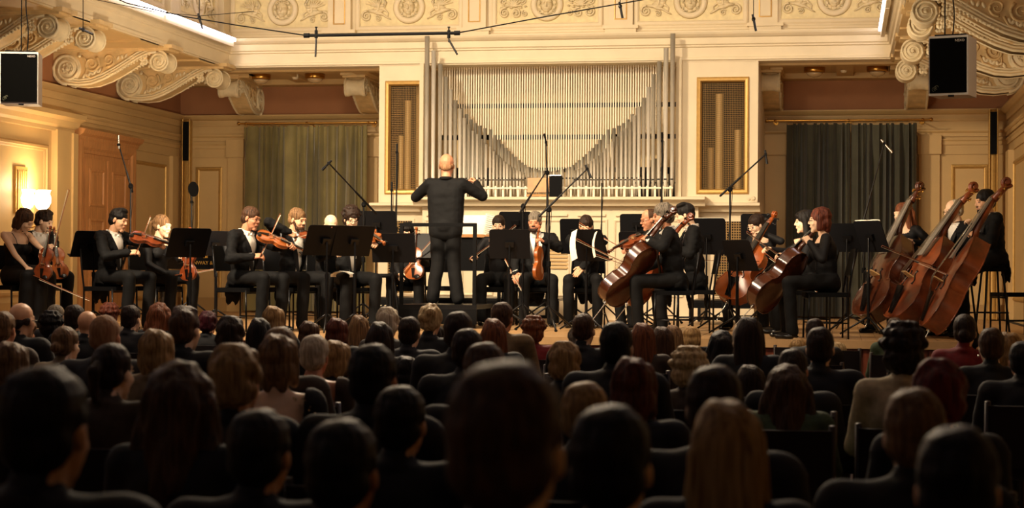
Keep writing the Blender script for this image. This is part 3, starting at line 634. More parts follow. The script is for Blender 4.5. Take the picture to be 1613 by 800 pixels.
# ceiling lamps under the back soffit
glass = mat('lamp_glass', 'cdb38a', .15, .0, spec=.8)
for px, lbl in ((411, 'flat round ceiling lamp nearest the left corner'), (496, 'flat round ceiling lamp left of the organ, second from corner'), (1283, 'flat round ceiling lamp right of the organ'), (1382, 'flat round ceiling lamp nearest the right corner')):
    p = pix(px, 118, 26.6); t = thing('ceiling_lamp', (p[0], 26.6, ZC-.06), label=lbl, category='lamp', group='unlit ceiling lamps')
    G().lathe([(.15, .06), (.15, .0), (.14, -.015), (.12, -.02), (.12, .06)], n=24).obj('metal_ring', brass, t); G().lathe([(.12, -.02), (.10, -.05), (.06, -.075), (.001, -.085)], n=24).obj('glass_bowl', glass, t)
    G().shp(ell((0, 0, -.088), (.008, .008, .008), None, True)).obj('finial', brass, t)
for px, lbl in ((465, 'small white detector between the left ceiling lamps'), (1329, 'small white detector between the right ceiling lamps')):
    p = pix(px, 122, 26.6); t = thing('smoke_detector', (p[0], 26.6, ZC-.05), label=lbl, category='detector'); G().lathe([(.05, .05), (.05, .0), (.035, -.03), (.001, -.035)], n=16).obj('body', cream, t)
# wall lamp with glass shades
LX = XL; LYc = 22.1; LZ = pixX(54, 310, XL+.3)[2]
t = thing('wall_lamp', (XL, LYc, LZ), label='lit gilded wall lamp with three glass tulip shades at the left', category='lamp')
G().lathe([(.001, 0), (.07, .0), (.09, .01), (.05, .02), (.001, .02)], (0.0, 0, -.32), 16, basis((1, 0, 0))).tube([(.02, 0, -.75), (.03, 0, -.6), (.02, 0, -.45), (.05, 0, -.32)], [.012, .03, .022, .03]).shp(ell((.03, 0, -.52), (.03, .035, .06))).obj('back_plate', gold, t)
shade_m = mat('lit_glass_shade', 'fff2dc', .3, emit=14., ecol='ffe2b4')
for k, (dx, dy) in enumerate(((.14, -.19), (.27, .0), (.14, .19))):
    G().tube([(.03, 0, -.32), (.08, dy*.3, -.38), (dx*.8, dy*.85, -.34), (dx, dy, -.24), (dx, dy, -.17)], .009).lathe([(.01, -.18), (.035, -.17), (.03, -.15), (.01, -.15)], (dx, dy, 0), 12).obj('lamp_arm', gold, t)
    G().lathe([(.02, -.15), (.055, -.12), (.085, -.06), (.088, .0), (.07, .05), (.075, .08), (.085, .1), (.08, .1), (.065, .06), (.08, 0), (.05, -.11), (.001, -.13)], (dx, dy, 0), 20).obj('glass_shade', shade_m, t)
l = bpy.data.lights.new('wall_lamp_light', 'POINT'); l.energy = 28; l.color = (1, .75, .45); l.shadow_soft_size = .1
o = bpy.data.objects.new('wall_lamp_light', l); C.objects.link(o); o.location = (XL+.28, LYc, LZ+.16)
# ------------------------------------------------ people: templates
skin = mat('skin_warm', 'e0ac86', .5, var=.10, scale=18, spec=.4); skin2 = mat('skin_pale', 'ecc4a2', .5, var=.08, scale=18, spec=.4); skin3 = mat('skin_ruddy', 'cf8f6c', .5, var=.14, scale=16, spec=.4)
eyem = mat('eye_dark', '1c120c', .3); lipm = mat('lips', 'b87664', .5)
suit = mat('black_wool', '070708', .8, var=.3, scale=40, bump=.15, spec=.25); suit2 = mat('black_dress_cloth', '070608', .7, var=.3, scale=25, spec=.3)
shirt = mat('white_shirt', 'f0ebe0', .6, var=.05); shoem2 = mat('satin_lapel', '0b0b0d', .45, spec=.3); shoem = mat('patent_leather', '08080a', .12)
def hair(n, c, c2=None, r=.55): return mat('hair_'+n, c, r, scale=5, stretch=(16, 16, 1.2), bump=.9, col2=c2 or None, var=0 if c2 else .45, spec=.22)
H = dict(black=hair('black', '1a1512', '0c0a09'), dark=hair('dark_brown', '352318', '150e0a'), brown=hair('brown', '5a3d28', '2a1a10'), light=hair('light_brown', '8a6844', '4a3320'),
         blond=hair('blond', 'b8935e', '6e5030'), pale=hair('pale_blond', 'd8bd8c', '8f7248'), white=hair('white', 'd8cbb4', '9a8a72'), grey=hair('grey', '8d8272', '4c443a'),
         red=hair('red_brown', '6e3420', '34160e'), dyed=hair('dyed_red', '7a201c', '340c0c'), burg=hair('burgundy', '4c1420', '200810'), auburn=hair('auburn', '8a4e2c', '442412'), stubble=hair('stubble', 'a8805c', '80583c', .7))
def head_shapes(fem):
    k = .93 if fem else 1.
    return [ell((0, -.015, .045), (.076*k, .098, .085)), ell((0, .03, -.02), (.066*k, .066, .085)), ell((0, .042, -.07), (.05*k, .045, .035)), cap((-.008, .072, -.097), .019*k, (.008, .072, -.097), .019*k),
            cap((0, .088, .016), .009, (0, .105, -.016), .012*k), ell((.011, .097, -.021), (.008, .009, .007)), ell((-.011, .097, -.021), (.008, .009, .007)), cap((-.034, .080, .03), .013*k, (.034, .080, .03), .013*k),
            ell((.034, .062, -.025), (.026, .026, .024)), ell((-.034, .062, -.025), (.026, .026, .024)), cap((-.016, .088, -.053), .010, (.016, .088, -.053), .010),
            ell((.0755*k, -.004, -.004), (.008, .018, .029), basis((0, .15, 1), (0, 1, 0))), ell((-.0755*k, -.004, -.004), (.008, .018, .029)), cap((0, -.02, -.05), .050*k, (0, -.035, -.16), .054*k)]
def head_q(fem, vox):
    q = Q(); V, Fq, N = remesh(head_shapes(fem), vox, 2); q.add(V, Fq, 0)
    for s in (-1, 1):
        q.shp(ell((s*.031, .0835, .006), (.011, .006, .0055), None, True), 1); q.shp(cap((s*.018, .093, .031), .003, (s*.048, .080, .034), .0022, True), 1)
        q.shp(cap((s*.017, .090, -.012+.024), .0035, (s*.046, .081, .013), .003, True), 0)
    q.shp(cap((-.017, .0955, -.053), .0045, (.017, .0955, -.053), .0045, True), 2); return q
def bake(q): return np.vstack(q.V), np.vstack(q.F), np.concatenate(q.M)
HEAD = {0: bake(head_q(0, .0058)), 1: bake(head_q(1, .0058))}
HEADC = {0: bake(head_q(0, .009)), 1: bake(head_q(1, .009))}
def hand_q(curl, side):
    """wrist at origin, fingers towards +y, palm faces -z, thumb on side*x"""
    S = [cap((-.022, .01, 0), .016, (-.026, .07, 0), .013), cap((0, .0, 0), .02, (0, .075, 0), .0135), cap((.022, .01, 0), .016, (.024, .07, 0), .013), cap((0, -.03, 0), .024, (0, .01, 0), .022)]
    for i, (x, L) in enumerate(((-.030, .062), (-.010, .078), (.010, .084), (.030, .074))):
        x *= side; L1 = L*.5; a = 0; p = A(x, .078, 0)
        for j, (ll, r) in enumerate(((L*.5, .0092), (L*.32, .0084), (L*.26, .0074))):
            a += curl*(.55, 1.0, .7)[j]+(.06*i if curl else 0); n = p+A(0, math.cos(a)*ll, -math.sin(a)*ll); S.append(cap(p, r, n, r*.93)); p = n
    t0 = A(side*.022, .012, -.005); t1 = t0+A(side*.032, .028, -.012-.012*curl); t2 = t1+A(side*(.012-.016*curl), .03, -.012-.014*curl); S += [cap(t0, .015, t1, .0115), cap(t1, .0115, t2, .009)]
    V, Fq, N = remesh(S, .0046, 1); return V, Fq
HAND = {(c, s): hand_q(v, s) for c, v in (('grip', 1.15), ('rest', .35), ('bow', .75)) for s in (-1, 1)}
def hair_mesh(style, vox=.008, seed=0):
    E = []; amp, fr, st_ = .006, 22, (1, 1, .35)
    capm = ell((0, -.018, .048), (.084, .106, .092)); back = ell((0, -.045, .0), (.083, .075, .085))
    if style == 'short': E = [capm, ell((0, -.05, -.005), (.078, .062, .07))]; st_ = (1, 1, 1)
    elif style == 'crop': E = [ell((0, -.018, .048), (.080, .102, .088)), ell((0, -.05, -.0), (.076, .058, .06))]; amp = .002
    elif style == 'quiff': E = [capm, ell((0, -.05, -.005), (.08, .065, .07)), ell((.0, .03, .118), (.06, .042, .03)), ell((-.02, 0, .12), (.06, .06, .03))]; amp = .009; st_ = (1, 1, .8)
    elif style == 'bald': E = [ell((s*.058, -.02, .005), (.024, .05, .034)) for s in (-1, 1)]+[ell((0, -.078, -.01), (.062, .032, .045))]; amp = .002
    elif style == 'receding': E = [ell((0, -.028, .046), (.082, .098, .087)), ell((0, -.05, -.0), (.08, .062, .065))]; amp = .003
    elif style == 'curly': E = [ell((0, -.02, .055), (.1, .118, .105)), ell((0, -.05, -.01), (.098, .085, .085))]+[ell((.09*math.cos(a)*math.cos(b), -.02+.105*math.sin(a)*math.cos(b), .05+.1*math.sin(b)), (.03, .03, .028)) for a in np.arange(.9, 8, .55)[:12] for b in (.1, .6, 1.1) if not (math.sin(a) > .5 and b < .9)]; amp = .009; fr = 38; st_ = (1, 1, 1)
    elif style == 'fluffy': E = [ell((0, -.022, .05), (.094, .112, .1)), ell((0, -.055, -.01), (.092, .075, .078))]; amp = .013; fr = 26; st_ = (1, 1, .7)
    elif style == 'bob': E = [ell((0, -.025, .048), (.092, .11, .096)), ell((0, -.048, -.03), (.094, .082, .085)), cap((.062, -.005, .03), .036, (.064, -.0, -.075), .03), cap((-.062, -.005, .03), .036, (-.064, -.0, -.075), .03), cap((-.03, -.075, -.03), .045, (-.03, -.07, -.09), .035), cap((.03, -.075, -.03), .045, (.03, -.07, -.09), .035)]; amp = .012; fr = 30; st_ = (1, 1, .15)
    elif style == 'long': E = [ell((0, -.022, .048), (.088, .108, .094)), cap((0, -.055, .03), .085, (0, -.09, -.24), .06), cap((.058, -.015, .04), .036, (.082, -.03, -.22), .032), cap((-.058, -.015, .04), .036, (-.082, -.03, -.22), .032), cap((.04, -.08, 0), .05, (.06, -.1, -.26), .035), cap((-.04, -.08, 0), .05, (-.06, -.1, -.26), .035)]; amp = .010; fr = 26; st_ = (1, 1, .12)
    elif style == 'wavy': E = [ell((0, -.022, .05), (.1, .115, .1)), cap((0, -.06, .02), .1, (0, -.09, -.22), .08), cap((.075, -.02, .02), .042, (.11, -.04, -.18), .045), cap((-.075, -.02, .02), .042, (-.11, -.04, -.18), .045)]; amp = .02; fr = 22; st_ = (1, 1, .4)
    elif style == 'pony': E = [ell((0, -.018, .048), (.081, .103, .09)), ell((0, -.05, .0), (.078, .06, .06)), cap((0, -.115, .045), .022, (0, -.15, .02), .03), cap((0, -.15, .02), .03, (0, -.14, -.10), .015)]; amp = .004; st_ = (.4, 1, 1)
    elif style == 'bun': E = [ell((0, -.018, .048), (.083, .105, .092)), ell((0, -.05, .0), (.08, .064, .065)), ell((0, -.12, -.005), (.04, .035, .035))]; amp = .005
    elif style == 'updo': E = [ell((0, -.018, .05), (.09, .108, .096)), ell((0, -.06, .05), (.08, .075, .08)), ell((.02, -.115, .08), (.04, .035, .035)), ell((-.03, -.11, .04), (.04, .035, .035)), ell((0, -.05, .0), (.082, .064, .065))]; amp = .014; fr = 30
    elif style == 'fringe': E = [ell((0, -.02, .05), (.09, .112, .096)), ell((0, .075, .075), (.062, .028, .03)), cap((0, -.055, .03), .085, (0, -.07, -.17), .055), cap((.06, -.005, .04), .036, (.075, -.01, -.16), .03), cap((-.06, -.005, .04), .036, (-.075, -.01, -.16), .03)]; amp = .010; st_ = (1, 1, .15)
    V, Fq, N = remesh(E, vox, 2); return fuzz(V, N, amp, fr, st_), Fq
HC = {}
def hair_t(style, vox=.0075):
    if (style, vox) not in HC: HC[(style, vox)] = hair_mesh(style, vox)
    return HC[(style, vox)]
def ik(S, T, l1, l2, pole):
    d = T-S; L = np.linalg.norm(d); mx = (l1+l2)*.995
    if L > mx: T = S+d*mx/L; d = T-S; L = mx
    L = max(L, abs(l1-l2)+.02); x = (l1*l1-l2*l2+L*L)/(2*L); h = math.sqrt(max(0, l1*l1-x*x)); u = nrm(d); p = nrm(pole-u*u.dot(pole)); return S+u*x+p*h, T
def rot(axis, a): return np.array(Matrix.Rotation(a, 3, Vector(axis)))
def figure(label, hx, ytop, Y, face, seat=.47, group=None, fem=0, look=0, nod=0, lean=.08, style='short', hc='dark', sk=None, wear='tails', hands=(None, None), poles=(None, None), grips=('grip', 'grip'), knees=.0,
           spread=.13, stand=None, beard=None, glasses=False, legs=None, floor=ZS, headr=0., pel=None, hs=1.0, tie=True):
    sk = sk or skin; a = math.radians(face); f = A(math.cos(a), math.sin(a), 0); r = A(math.sin(a), -math.cos(a), 0); up = A(0, 0, 1)
    crown = pix(hx, ytop, Y)                     # crown of the hair
    ha = math.radians(face+look); hf0 = A(math.cos(ha), math.sin(ha), 0); hr = A(math.sin(ha), -math.cos(ha), 0)
    Rn = rot(hr, -math.radians(nod)); hf = Rn@hf0; hu = Rn@up
    if headr: Rr = rot(hf, math.radians(headr)); hr = Rr@hr; hu = Rr@hu
    HR = np.stack([hr, hf, hu], 1)
    Hc = crown-hu*.142*hs; N = Hc+HR@A(0, -.030, -.142)*hs
    if stand is None: zp = floor+seat+.095
    else: zp = floor+stand
    L = (N[2]-zp)/math.cos(lean); P = N-(up*math.cos(lean)+f*math.sin(lean))*L; P[2] = zp
    if pel is not None: P[0] += pel[0]; P[1] += pel[1]
    u = nrm(N-P); r2 = nrm(np.cross(f, u)); f2 = np.cross(u, r2); TR = np.stack([r2, f2, u], 1); L = np.linalg.norm(N-P); sw = (.165 if fem else .19)
    root = thing('person', (P[0], P[1], floor), label=label, category='person', group=group); off = A(P[0], P[1], floor)
    tl = lambda x, y, z: P+TR@A(x, y, z*L)
    SH = [tl(s*sw, -.005, .915) for s in (-1, 1)]
    EW = []
    for i, s in enumerate((-1, 1)):
        T = hands[i]
        if T is None: T = P+f*.36+r*s*.13+up*(.10 if stand is None else -.15)
        elif len(T) == 3: T = pix(T[0], T[1], Y+T[2])
        pole = A(*poles[i]) if poles[i] is not None else r*s*.55-up*.8-f*.25
        e, w = ik(SH[i], np.asarray(T, float), .29, .30, pole); EW.append((e, w-nrm(w-e)*.065, w))
    am_ = 0.
    def torso(t):
        b = .012 if fem else 0
        o = [ell(tl(0, 0, -.02), (.165+t-b*.5, .125+t, .12+t), TR), ell(tl(0, .0, .33), (.135+t-b*1.5, .105+t, .14+t), TR), ell(tl(0, .0, .68), (.155+t-b, .112+t, .16+t), TR), cap(SH[0], .05+t-b*.5, SH[1], .05+t-b*.5), cap(tl(-.10, 0, .80), .07+t-b, tl(.10, 0, .80), .07+t-b), cap(tl(0, -.015, .86), .065+t-b, tl(0, -.01, 1.0), .052)]
        if fem: o += [ell(tl(s*.07, .085, .62), (.06+t, .05+t, .055+t), TR) for s in (-1, 1)]
        return o
    def arm(i, t, wr=True):
        e, w, T = EW[i]; b = .006 if fem else 0
        return [cap(SH[i], .052+t-b+am_, e, .042+t-b+am_), cap(e, .042+t-b+am_, w, (.029 if not wr else .034)+t-b)]
    # legs
    hip = [P+r*s*.09 for s in (-1, 1)]; KF = []
    for i, s in enumerate((-1, 1)):
        if legs and legs[i] is not None:
            k, ft = [pix(q[0], q[1], Y+q[2]) if len(q) == 3 else A(*q) for q in legs[i]]
            k = hip[i]+nrm(k-hip[i])*.43; ft = k+nrm(ft-k)*min(.42, k[2]-floor-.07) if False else A(ft[0], ft[1], floor+.07)
            d = ft[:2]-k[:2]; dl = np.linalg.norm(d); mx = .3
            if dl > mx: ft[:2] = k[:2]+d*mx/dl
        elif stand is None:
            k = hip[i]+f*.42+r*s*(spread-.05)+up*(-.0+min(0, -(seat-.47)*.6)); ft = A(k[0], k[1], floor+.07)-f*.04*(1 if knees == 0 else knees)
        else: k = hip[i]*.5+A(P[0], P[1], floor)*.5+r*s*.05+f*.02; k[2] = floor+stand*.52; ft = A(P[0], P[1], floor+.07)+r*s*spread
        KF.append((k, ft))
    def leg(i, t, wide=1.):
        k, ft = KF[i]; return [cap(hip[i], .082+t, k, .060+t), cap(k, .060+t, ft, (.04+t)*wide)]
    # body: one continuous skin mesh with head and hands
    bare = wear in ('camisole',)
    V, Fq, _ = remesh(torso(-.004)+arm(0, -.004, False)+arm(1, -.004, False)+leg(0, -.012)+leg(1, -.012), .010 if bare else .018, 3); q = Q(); q.add(V, Fq, 0)
    hv, hf_, hm = HEAD[1 if fem else 0]; V = (hv*hs)@HR.T+Hc; q.V.append(V); q.F.append(hf_+q.n); q.M.append(hm); q.n += len(V)
    for i, s in enumerate((-1, 1)):
        e, w, T = EW[i]; y = nrm(T-e); pn = nrm(-up*.8+r*(-s)*.6-f*.3); z = -nrm(pn-y*y.dot(pn)); x = np.cross(y, z); hv, hf_ = HAND[(grips[i], -s)]
        V = (hv*(.92 if fem else 1.))@np.stack([x, y, z], 1).T+w; q.add(V, hf_, 0)
    q.obj('body', [sk, eyem, lipm], root, off)
    hv, hf_ = hair_t(style) if style != 'none' else (None, None)
    if hv is not None: q = Q(); q.add((hv*hs)@HR.T+Hc, hf_); q.obj('hair', H[hc], root, off)
    if beard:
        V, Fq, Nn = remesh([ell((0, .05, -.085), (.056, .05, .036)), cap((-.062, .02, -.02), .014, (-.05, .05, -.08), .018), cap((.062, .02, -.02), .014, (.05, .05, -.08), .018), cap((-.02, .096, -.038), .0065, (.02, .096, -.038), .0065)], .007, 1)
        q = Q(); q.add((fuzz(V, Nn, .004, 40))@HR.T+Hc, Fq); q.obj('beard', H[beard], root, off)
    if glasses:
        g = G()
        for s in (-1, 1):
            g.tube([Hc+HR@A(s*.032+.021*math.cos(t), .103-.004*abs(math.cos(t)), .004+.016*math.sin(t)) for t in np.linspace(0, 2*PI, 13)], .0022, 5); g.tube([Hc+HR@A(s*.053, .1, .008), Hc+HR@A(s*.078, .02, .008)], .002, 5)
        g.tube([Hc+HR@A(-.012, .105, .008), Hc+HR@A(.012, .105, .008)], .0022, 5); g.obj('glasses', blackm if glasses is True else glasses, root, off)
    def loc(V): return (V-P)@TR
    if wear in ('tails', 'suit', 'mandarin'):
        V, Fq, _ = remesh(torso(.006), .015, 3)
        if wear != 'mandarin':
            q = Q(); q.add(V, Fq); col = [tl(.058*math.cos(t)*.95, -.012+.062*math.sin(t), 1.0+(.0 if math.sin(t) < .2 else -.05*math.sin(t))) for t in np.linspace(0, 2*PI, 17)]
            g = G(); g.tube(col, .014, 6); g.tube([c_+TR[:, 2]*.022 for c_ in col], .012, 6); vv = np.vstack(g.v); q.add(vv, np.array([x for x in g.f if len(x) == 4])); q.obj('shirt', shirt, root, off)
            if tie:
                g = G(); c = tl(0, .078, .955)
                for s in (-1, 1): g.prism([(0, -.008), (s*.045, -.02), (s*.048, 0), (s*.045, .02), (0, .008)][::s], .012, c-TR[:, 1]*.006, np.stack([TR[:, 0], TR[:, 2], -TR[:, 1]], 1))
                g.shp(ell(c, (.011, .012, .012), TR)); g.obj('bow_tie', shirt, root, off)
            for i in (0, 1):
                e, w, T = EW[i]; d = nrm(w-e); G().cyl(w-d*.045, w+d*.004, .042, .04, 12).obj('cuff', shirt, root, off)
        am_ = .010 if wear == 'mandarin' else .003
        V, Fq, Nn = remesh(torso(.020)+arm(0, .012)+arm(1, .012)+([ell(tl(s*.06, -.11, -.30), (.075, .022, .16), TR) for s in (-1, 1)] if wear == 'tails' and stand is None else [])+([cap(tl(x_, 0, .72), .128, tl(x_*.85, 0, -.14), .122) for x_ in (-.095, -.03, .03, .095)] if wear == 'mandarin' else []), .0145, 3)
        V = fuzz(V, Nn, .004 if wear == 'mandarin' else .011, 10, (1, 1, 1.8)); V = fuzz(V, Nn, .003 if wear == 'mandarin' else .006, 26, (1, 1, 2))
        if wear != 'mandarin':
            l = loc(V); h = l[:, 2]/L; w_ = .018+.068*np.clip((h-.15)/.75, 0, 1); bad = (l[:, 1] > .02) & (np.abs(l[:, 0]) < w_) & (h > .12) & (h < 1.05)
            wr = np.zeros(len(V), bool)
            for i in (0, 1):
                pts = V; e, w, T = EW[i]
                for p0, p1 in ((SH[i], e), (e, w)):
                    dd = p1-p0; t = np.clip(((pts-p0)@dd)/dd.dot(dd), 0, 1); wr |= (np.linalg.norm(pts-(p0+t[:, None]*dd), axis=1) < .078) & (np.abs(l[:, 0]) > .0 if False else np.ones(len(V), bool)) & (t > .35 if p0 is SH[i] else np.ones(len(V), bool))
            bad &= ~wr; keep = ~bad[Fq].any(1); Fq = Fq[keep]
        q = Q(); q.add(V, Fq); jk = q.obj('jacket', suit, root, off)
        if wear == 'mandarin':
            G().tube([tl(.06*math.cos(t), -.012+.062*math.sin(t), 1.03) for t in np.linspace(0, 2*PI, 17)], .02, 7).obj('stand_collar', suit, root, off)
        if wear != 'mandarin':
            for s_ in (-1, 1):
                P_ = []
                for k in range(7):
                    h_ = .16+.78*k/6; x_ = .012+.068*min(1, max(0, (h_-.15)/.75)); y_ = [.150, .146, .150, .152, .140, .112, .075][k]-.9*x_*x_*4
                    wd = [.012, .03, .04, .046, .05, .03, .012][k]; P_.append([tl(s_*x_, y_+.012, h_), tl(s_*(x_+wd), y_-.003, h_)])
                g = G().grid(P_).grid(np.array(P_)-TR[:, 1]*.012); g.obj('lapel', shoem2, root, off)
    elif wear == 'camisole':
        V, Fq, Nn = remesh(torso(.006)[:3]+[ell(tl(s*.07, .085, .62), (.07, .058, .062), TR) for s in (-1, 1)], .011, 3); l = loc(V); h = l[:, 2]/L
        ok = h < .74+.0*l[:, 0]; q = Q(); q.add(V, Fq[ok[Fq].all(1)]); q.obj('dress_top', suit2, root, off)
        for s in (-1, 1):
            G().tube([tl(s*.075, .13, .70), tl(s*.085, .10, .85), tl(s*.085, .03, .965), tl(s*.08, -.06, .93), tl(s*.07, -.11, .72)], .004, 5).obj('strap', suit2, root, off)
    elif wear == 'top':
        V, Fq, Nn = remesh(torso(.010)+arm(0, .008)+arm(1, .008), .0145, 3); V = fuzz(V, Nn, .007, 11); l = loc(V); h = l[:, 2]/L; rr = np.hypot(l[:, 0]/.105, (l[:, 1]-.03)/.10)
        bad = (h > .86) & (rr < 1.); q = Q(); q.add(V, Fq[~bad[Fq].any(1)]); q.obj('blouse', suit2, root, off)
    lg_ = []
    if wear in ('camisole',) or (wear == 'top' and knees < 0):
        m = (KF[0][0]+KF[1][0])/2; ft = (KF[0][1]+KF[1][1])/2; lg_ = [cap(P, .165, m, .12), cap(KF[0][0], .085, KF[1][0], .085), cap(KF[0][0], .085, KF[0][1], .09), cap(KF[1][0], .085, KF[1][1], .09), cap(m, .1, ft, .12)]
    V, Fq, Nn = remesh([ell(P, (.175, .135, .125), TR)]+leg(0, .010 if stand is None else .022, 1.25)+leg(1, .010 if stand is None else .022, 1.25)+lg_, .0155, 3); q = Q(); q.add(fuzz(V, Nn, .007, 11), Fq); q.obj('skirt' if lg_ else 'trousers', suit2 if lg_ else suit, root, off)
    for i in (0, 1):
        k, ft = KF[i]; V, Fq, _ = remesh([cap(ft+A(0, 0, -.03), .04, ft+f*.15+A(0, 0, -.042), .03), ell(ft+f*.06+A(0, 0, -.045), (.05, .13, .025), np.stack([r, f, up], 1))], .012, 1); q = Q(); V[:, 2] = np.maximum(V[:, 2], floor+.002); q.add(V, Fq); q.obj('shoe', shoem, root, off)
    return dict(P=P, f=f, r=r, SH=SH, EW=EW, off=off, seat=seat)
# ------------------------------------------------ orchestra furniture
def make_chair(seat=.47, stool=False):
    t = thing('orchestra_chair'); h = seat
    if stool:
        G().lathe([(.001, h-.05), (.16, h-.05), (.17, h-.02), (.15, h), (.001, h)], n=20).obj('seat', black, t)
        for k in range(4): a = PI/4+k*PI/2; G().cyl((.12*math.cos(a), .12*math.sin(a), h-.05), (.2*math.cos(a), .2*math.sin(a), 0), .012, n=8).obj('leg', blackm, t)
        G().tube([(.165*math.cos(a), .165*math.sin(a), h*.35) for a in np.linspace(0, 2*PI, 17)], .008, 6).obj('foot_ring', blackm, t); return t
    G().prism([(-.21, -.2), (-.19, -.22), (.19, -.22), (.21, -.2), (.2, .2), (.17, .22), (-.17, .22), (-.2, .2)], .045, (0, 0, h-.05)).obj('seat', black, t)
    P = np.zeros((7, 9, 3)); Pb = P.copy()
    for i in range(7):
        for j in range(9): x = -.2+.05*j; z = h+.17+.045*i; P[i, j] = (x*(1-.02*i), -.215-.03*i/3-.025*(1-(x/.2)**2), z); Pb[i, j] = P[i, j]+A(0, -.02, 0)
    g = G().grid(P).grid(Pb); n = 63
    e = [(i, 0) for i in range(7)]+[(6, j) for j in range(1, 9)]+[(i, 8) for i in range(5, -1, -1)]+[(0, j) for j in range(7, 0, -1)]
    vs = [P[a] for a in e]+[Pb[a] for a in e]; m = len(e); g.add(vs, [(k, (k+1) % m, m+(k+1) % m, m+k) for k in range(m)]); g.obj('backrest', black, t)
    for s in (-1, 1):
        G().tube([(s*.2, -.2, 0), (s*.2, -.2, h-.02), (s*.2, -.235, h+.2), (s*.19, -.265, h+.4)], .0105, 7).obj('rear_leg', blackm, t)
        G().tube([(s*.2, .2, 0), (s*.2, .19, h-.03)], .0105, 7).obj('front_leg', blackm, t)
        G().tube([(s*.2, -.2, .16), (s*.2, .2, .16)], .007, 6).obj('stretcher', blackm, t)
    G().tube([(-.2, -.2, h-.05), (.2, -.2, h-.05)], .009, 6).tube([(-.2, .19, h-.06), (.2, .19, h-.06)], .009, 6).obj('seat_frame', blackm, t); return t
CH = {}
def chair(x, y, face, lbl, seat=.47, stool=False, z=ZS):
    k = (seat, stool)
    if k not in CH: c = CH[k] = make_chair(seat, stool)
    else: c = dup(CH[k])
    c.location = (float(x), float(y), z); c.rotation_euler = (0, 0, math.radians(face)-PI/2)
    tag(c, label=lbl, category='stool' if stool else 'chair', group='black orchestra stools' if stool else 'black orchestra chairs'); return c
paperm = mat('sheet_paper', 'f2ead8', .7, var=.08, scale=30)
inkm = mat('printed_ink', '222222', .7)
def music_stand(px, py, Y, w, h, face, tilt, lbl, paper=None, zfl=ZS, roll=0.):
    """px, py: middle of the desk; face: direction the player sits in (degrees); the desk leans away from the player"""
    c = pix(px, py, Y); a = math.radians(face); f = A(math.cos(a), math.sin(a), 0); r = A(math.sin(a), -math.cos(a), 0)
    t = thing('music_stand', (c[0], c[1], zfl), label=lbl, category='music stand', group='black music stands'); off = A(c[0], c[1], zfl)
    u = A(0, 0, 1)*math.cos(tilt)-f*math.sin(tilt)   # up the desk; leans away from the player
    n = nrm(np.cross(r, u)); R = np.stack([r, n, u], 1)
    if n.dot(f) < 0: n = -n
    if roll: u = rot(n, roll)@u; r = rot(n, roll)@r; R = np.stack([r, np.cross(u, r), u], 1)
    cr = .03; poly = [(-w/2, -h/2), (w/2, -h/2), (w/2, h/2-cr), (w/2-cr*.3, h/2-cr*.3), (w/2-cr, h/2), (-w/2+cr, h/2), (-w/2+cr*.3, h/2-cr*.3), (-w/2, h/2-cr)]
    G().prism(poly, .008, c+n*-.0, np.stack([r, u, np.cross(r, u)], 1)).obj('desk', desk, t, off)
    b = c-u*h/2; G().box(b+n*.03, (w, .07, .006), R).obj('lip', desk, t, off)
    back = -n*.03
    G().box(c+back*.8, (.1, .04, .06), R).obj('tilt_hinge', blackm, t, off)
    pc = A(c[0]-n[0]*.045, c[1]-n[1]*.045, 0)
    G().cyl((pc[0], pc[1], zfl+.55), (pc[0], pc[1], c[2]-.02), .011, n=8).obj('inner_tube', blackm, t, off)
    G().cyl((pc[0], pc[1], zfl+.12), (pc[0], pc[1], zfl+.6), .017, n=10).cyl((pc[0], pc[1], zfl+.57), (pc[0], pc[1], zfl+.62), .022, n=10).obj('outer_tube', blackm, t, off)
    for k in range(3):
        an = a+k*2*PI/3+.4; d = A(math.cos(an), math.sin(an), 0)
        G().tube([A(pc[0], pc[1], zfl+.2), A(pc[0], pc[1], zfl+.15)+d*.08, A(pc[0], pc[1], zfl+.015)+d*.3], [.011, .011, .010], 7).obj('leg', blackm, t, off)
    if paper:
        pm_ = paper if isinstance(paper, str) else 'open sheet music'
        g = G(); pr = h*.98
        for s in (-1, 1):
            P = np.zeros((2, 6, 3))
            for j in range(6):
                x = s*j/5*w*.46; bow = .012*math.sin(j/5*PI)+.004
                for i in range(2): P[i, j] = c+r*x+u*(-h/2+.01+i*pr)+n*(bow+.006)
            g.grid(P); g.grid(P-n*.002)
            if s: 
                for ln in range(9):
                    zz = -h/2+.04+ln*pr*.1
                    if zz < h/2-.02: g.box(c+r*(s*w*.24)+u*zz+n*(.0205), (w*.36, .002, .006), R, 1)
        g.obj('sheet_music', [paperm, inkm], None, None, label=pm_, category='sheet music', group='sheet music on the stands')
    return c
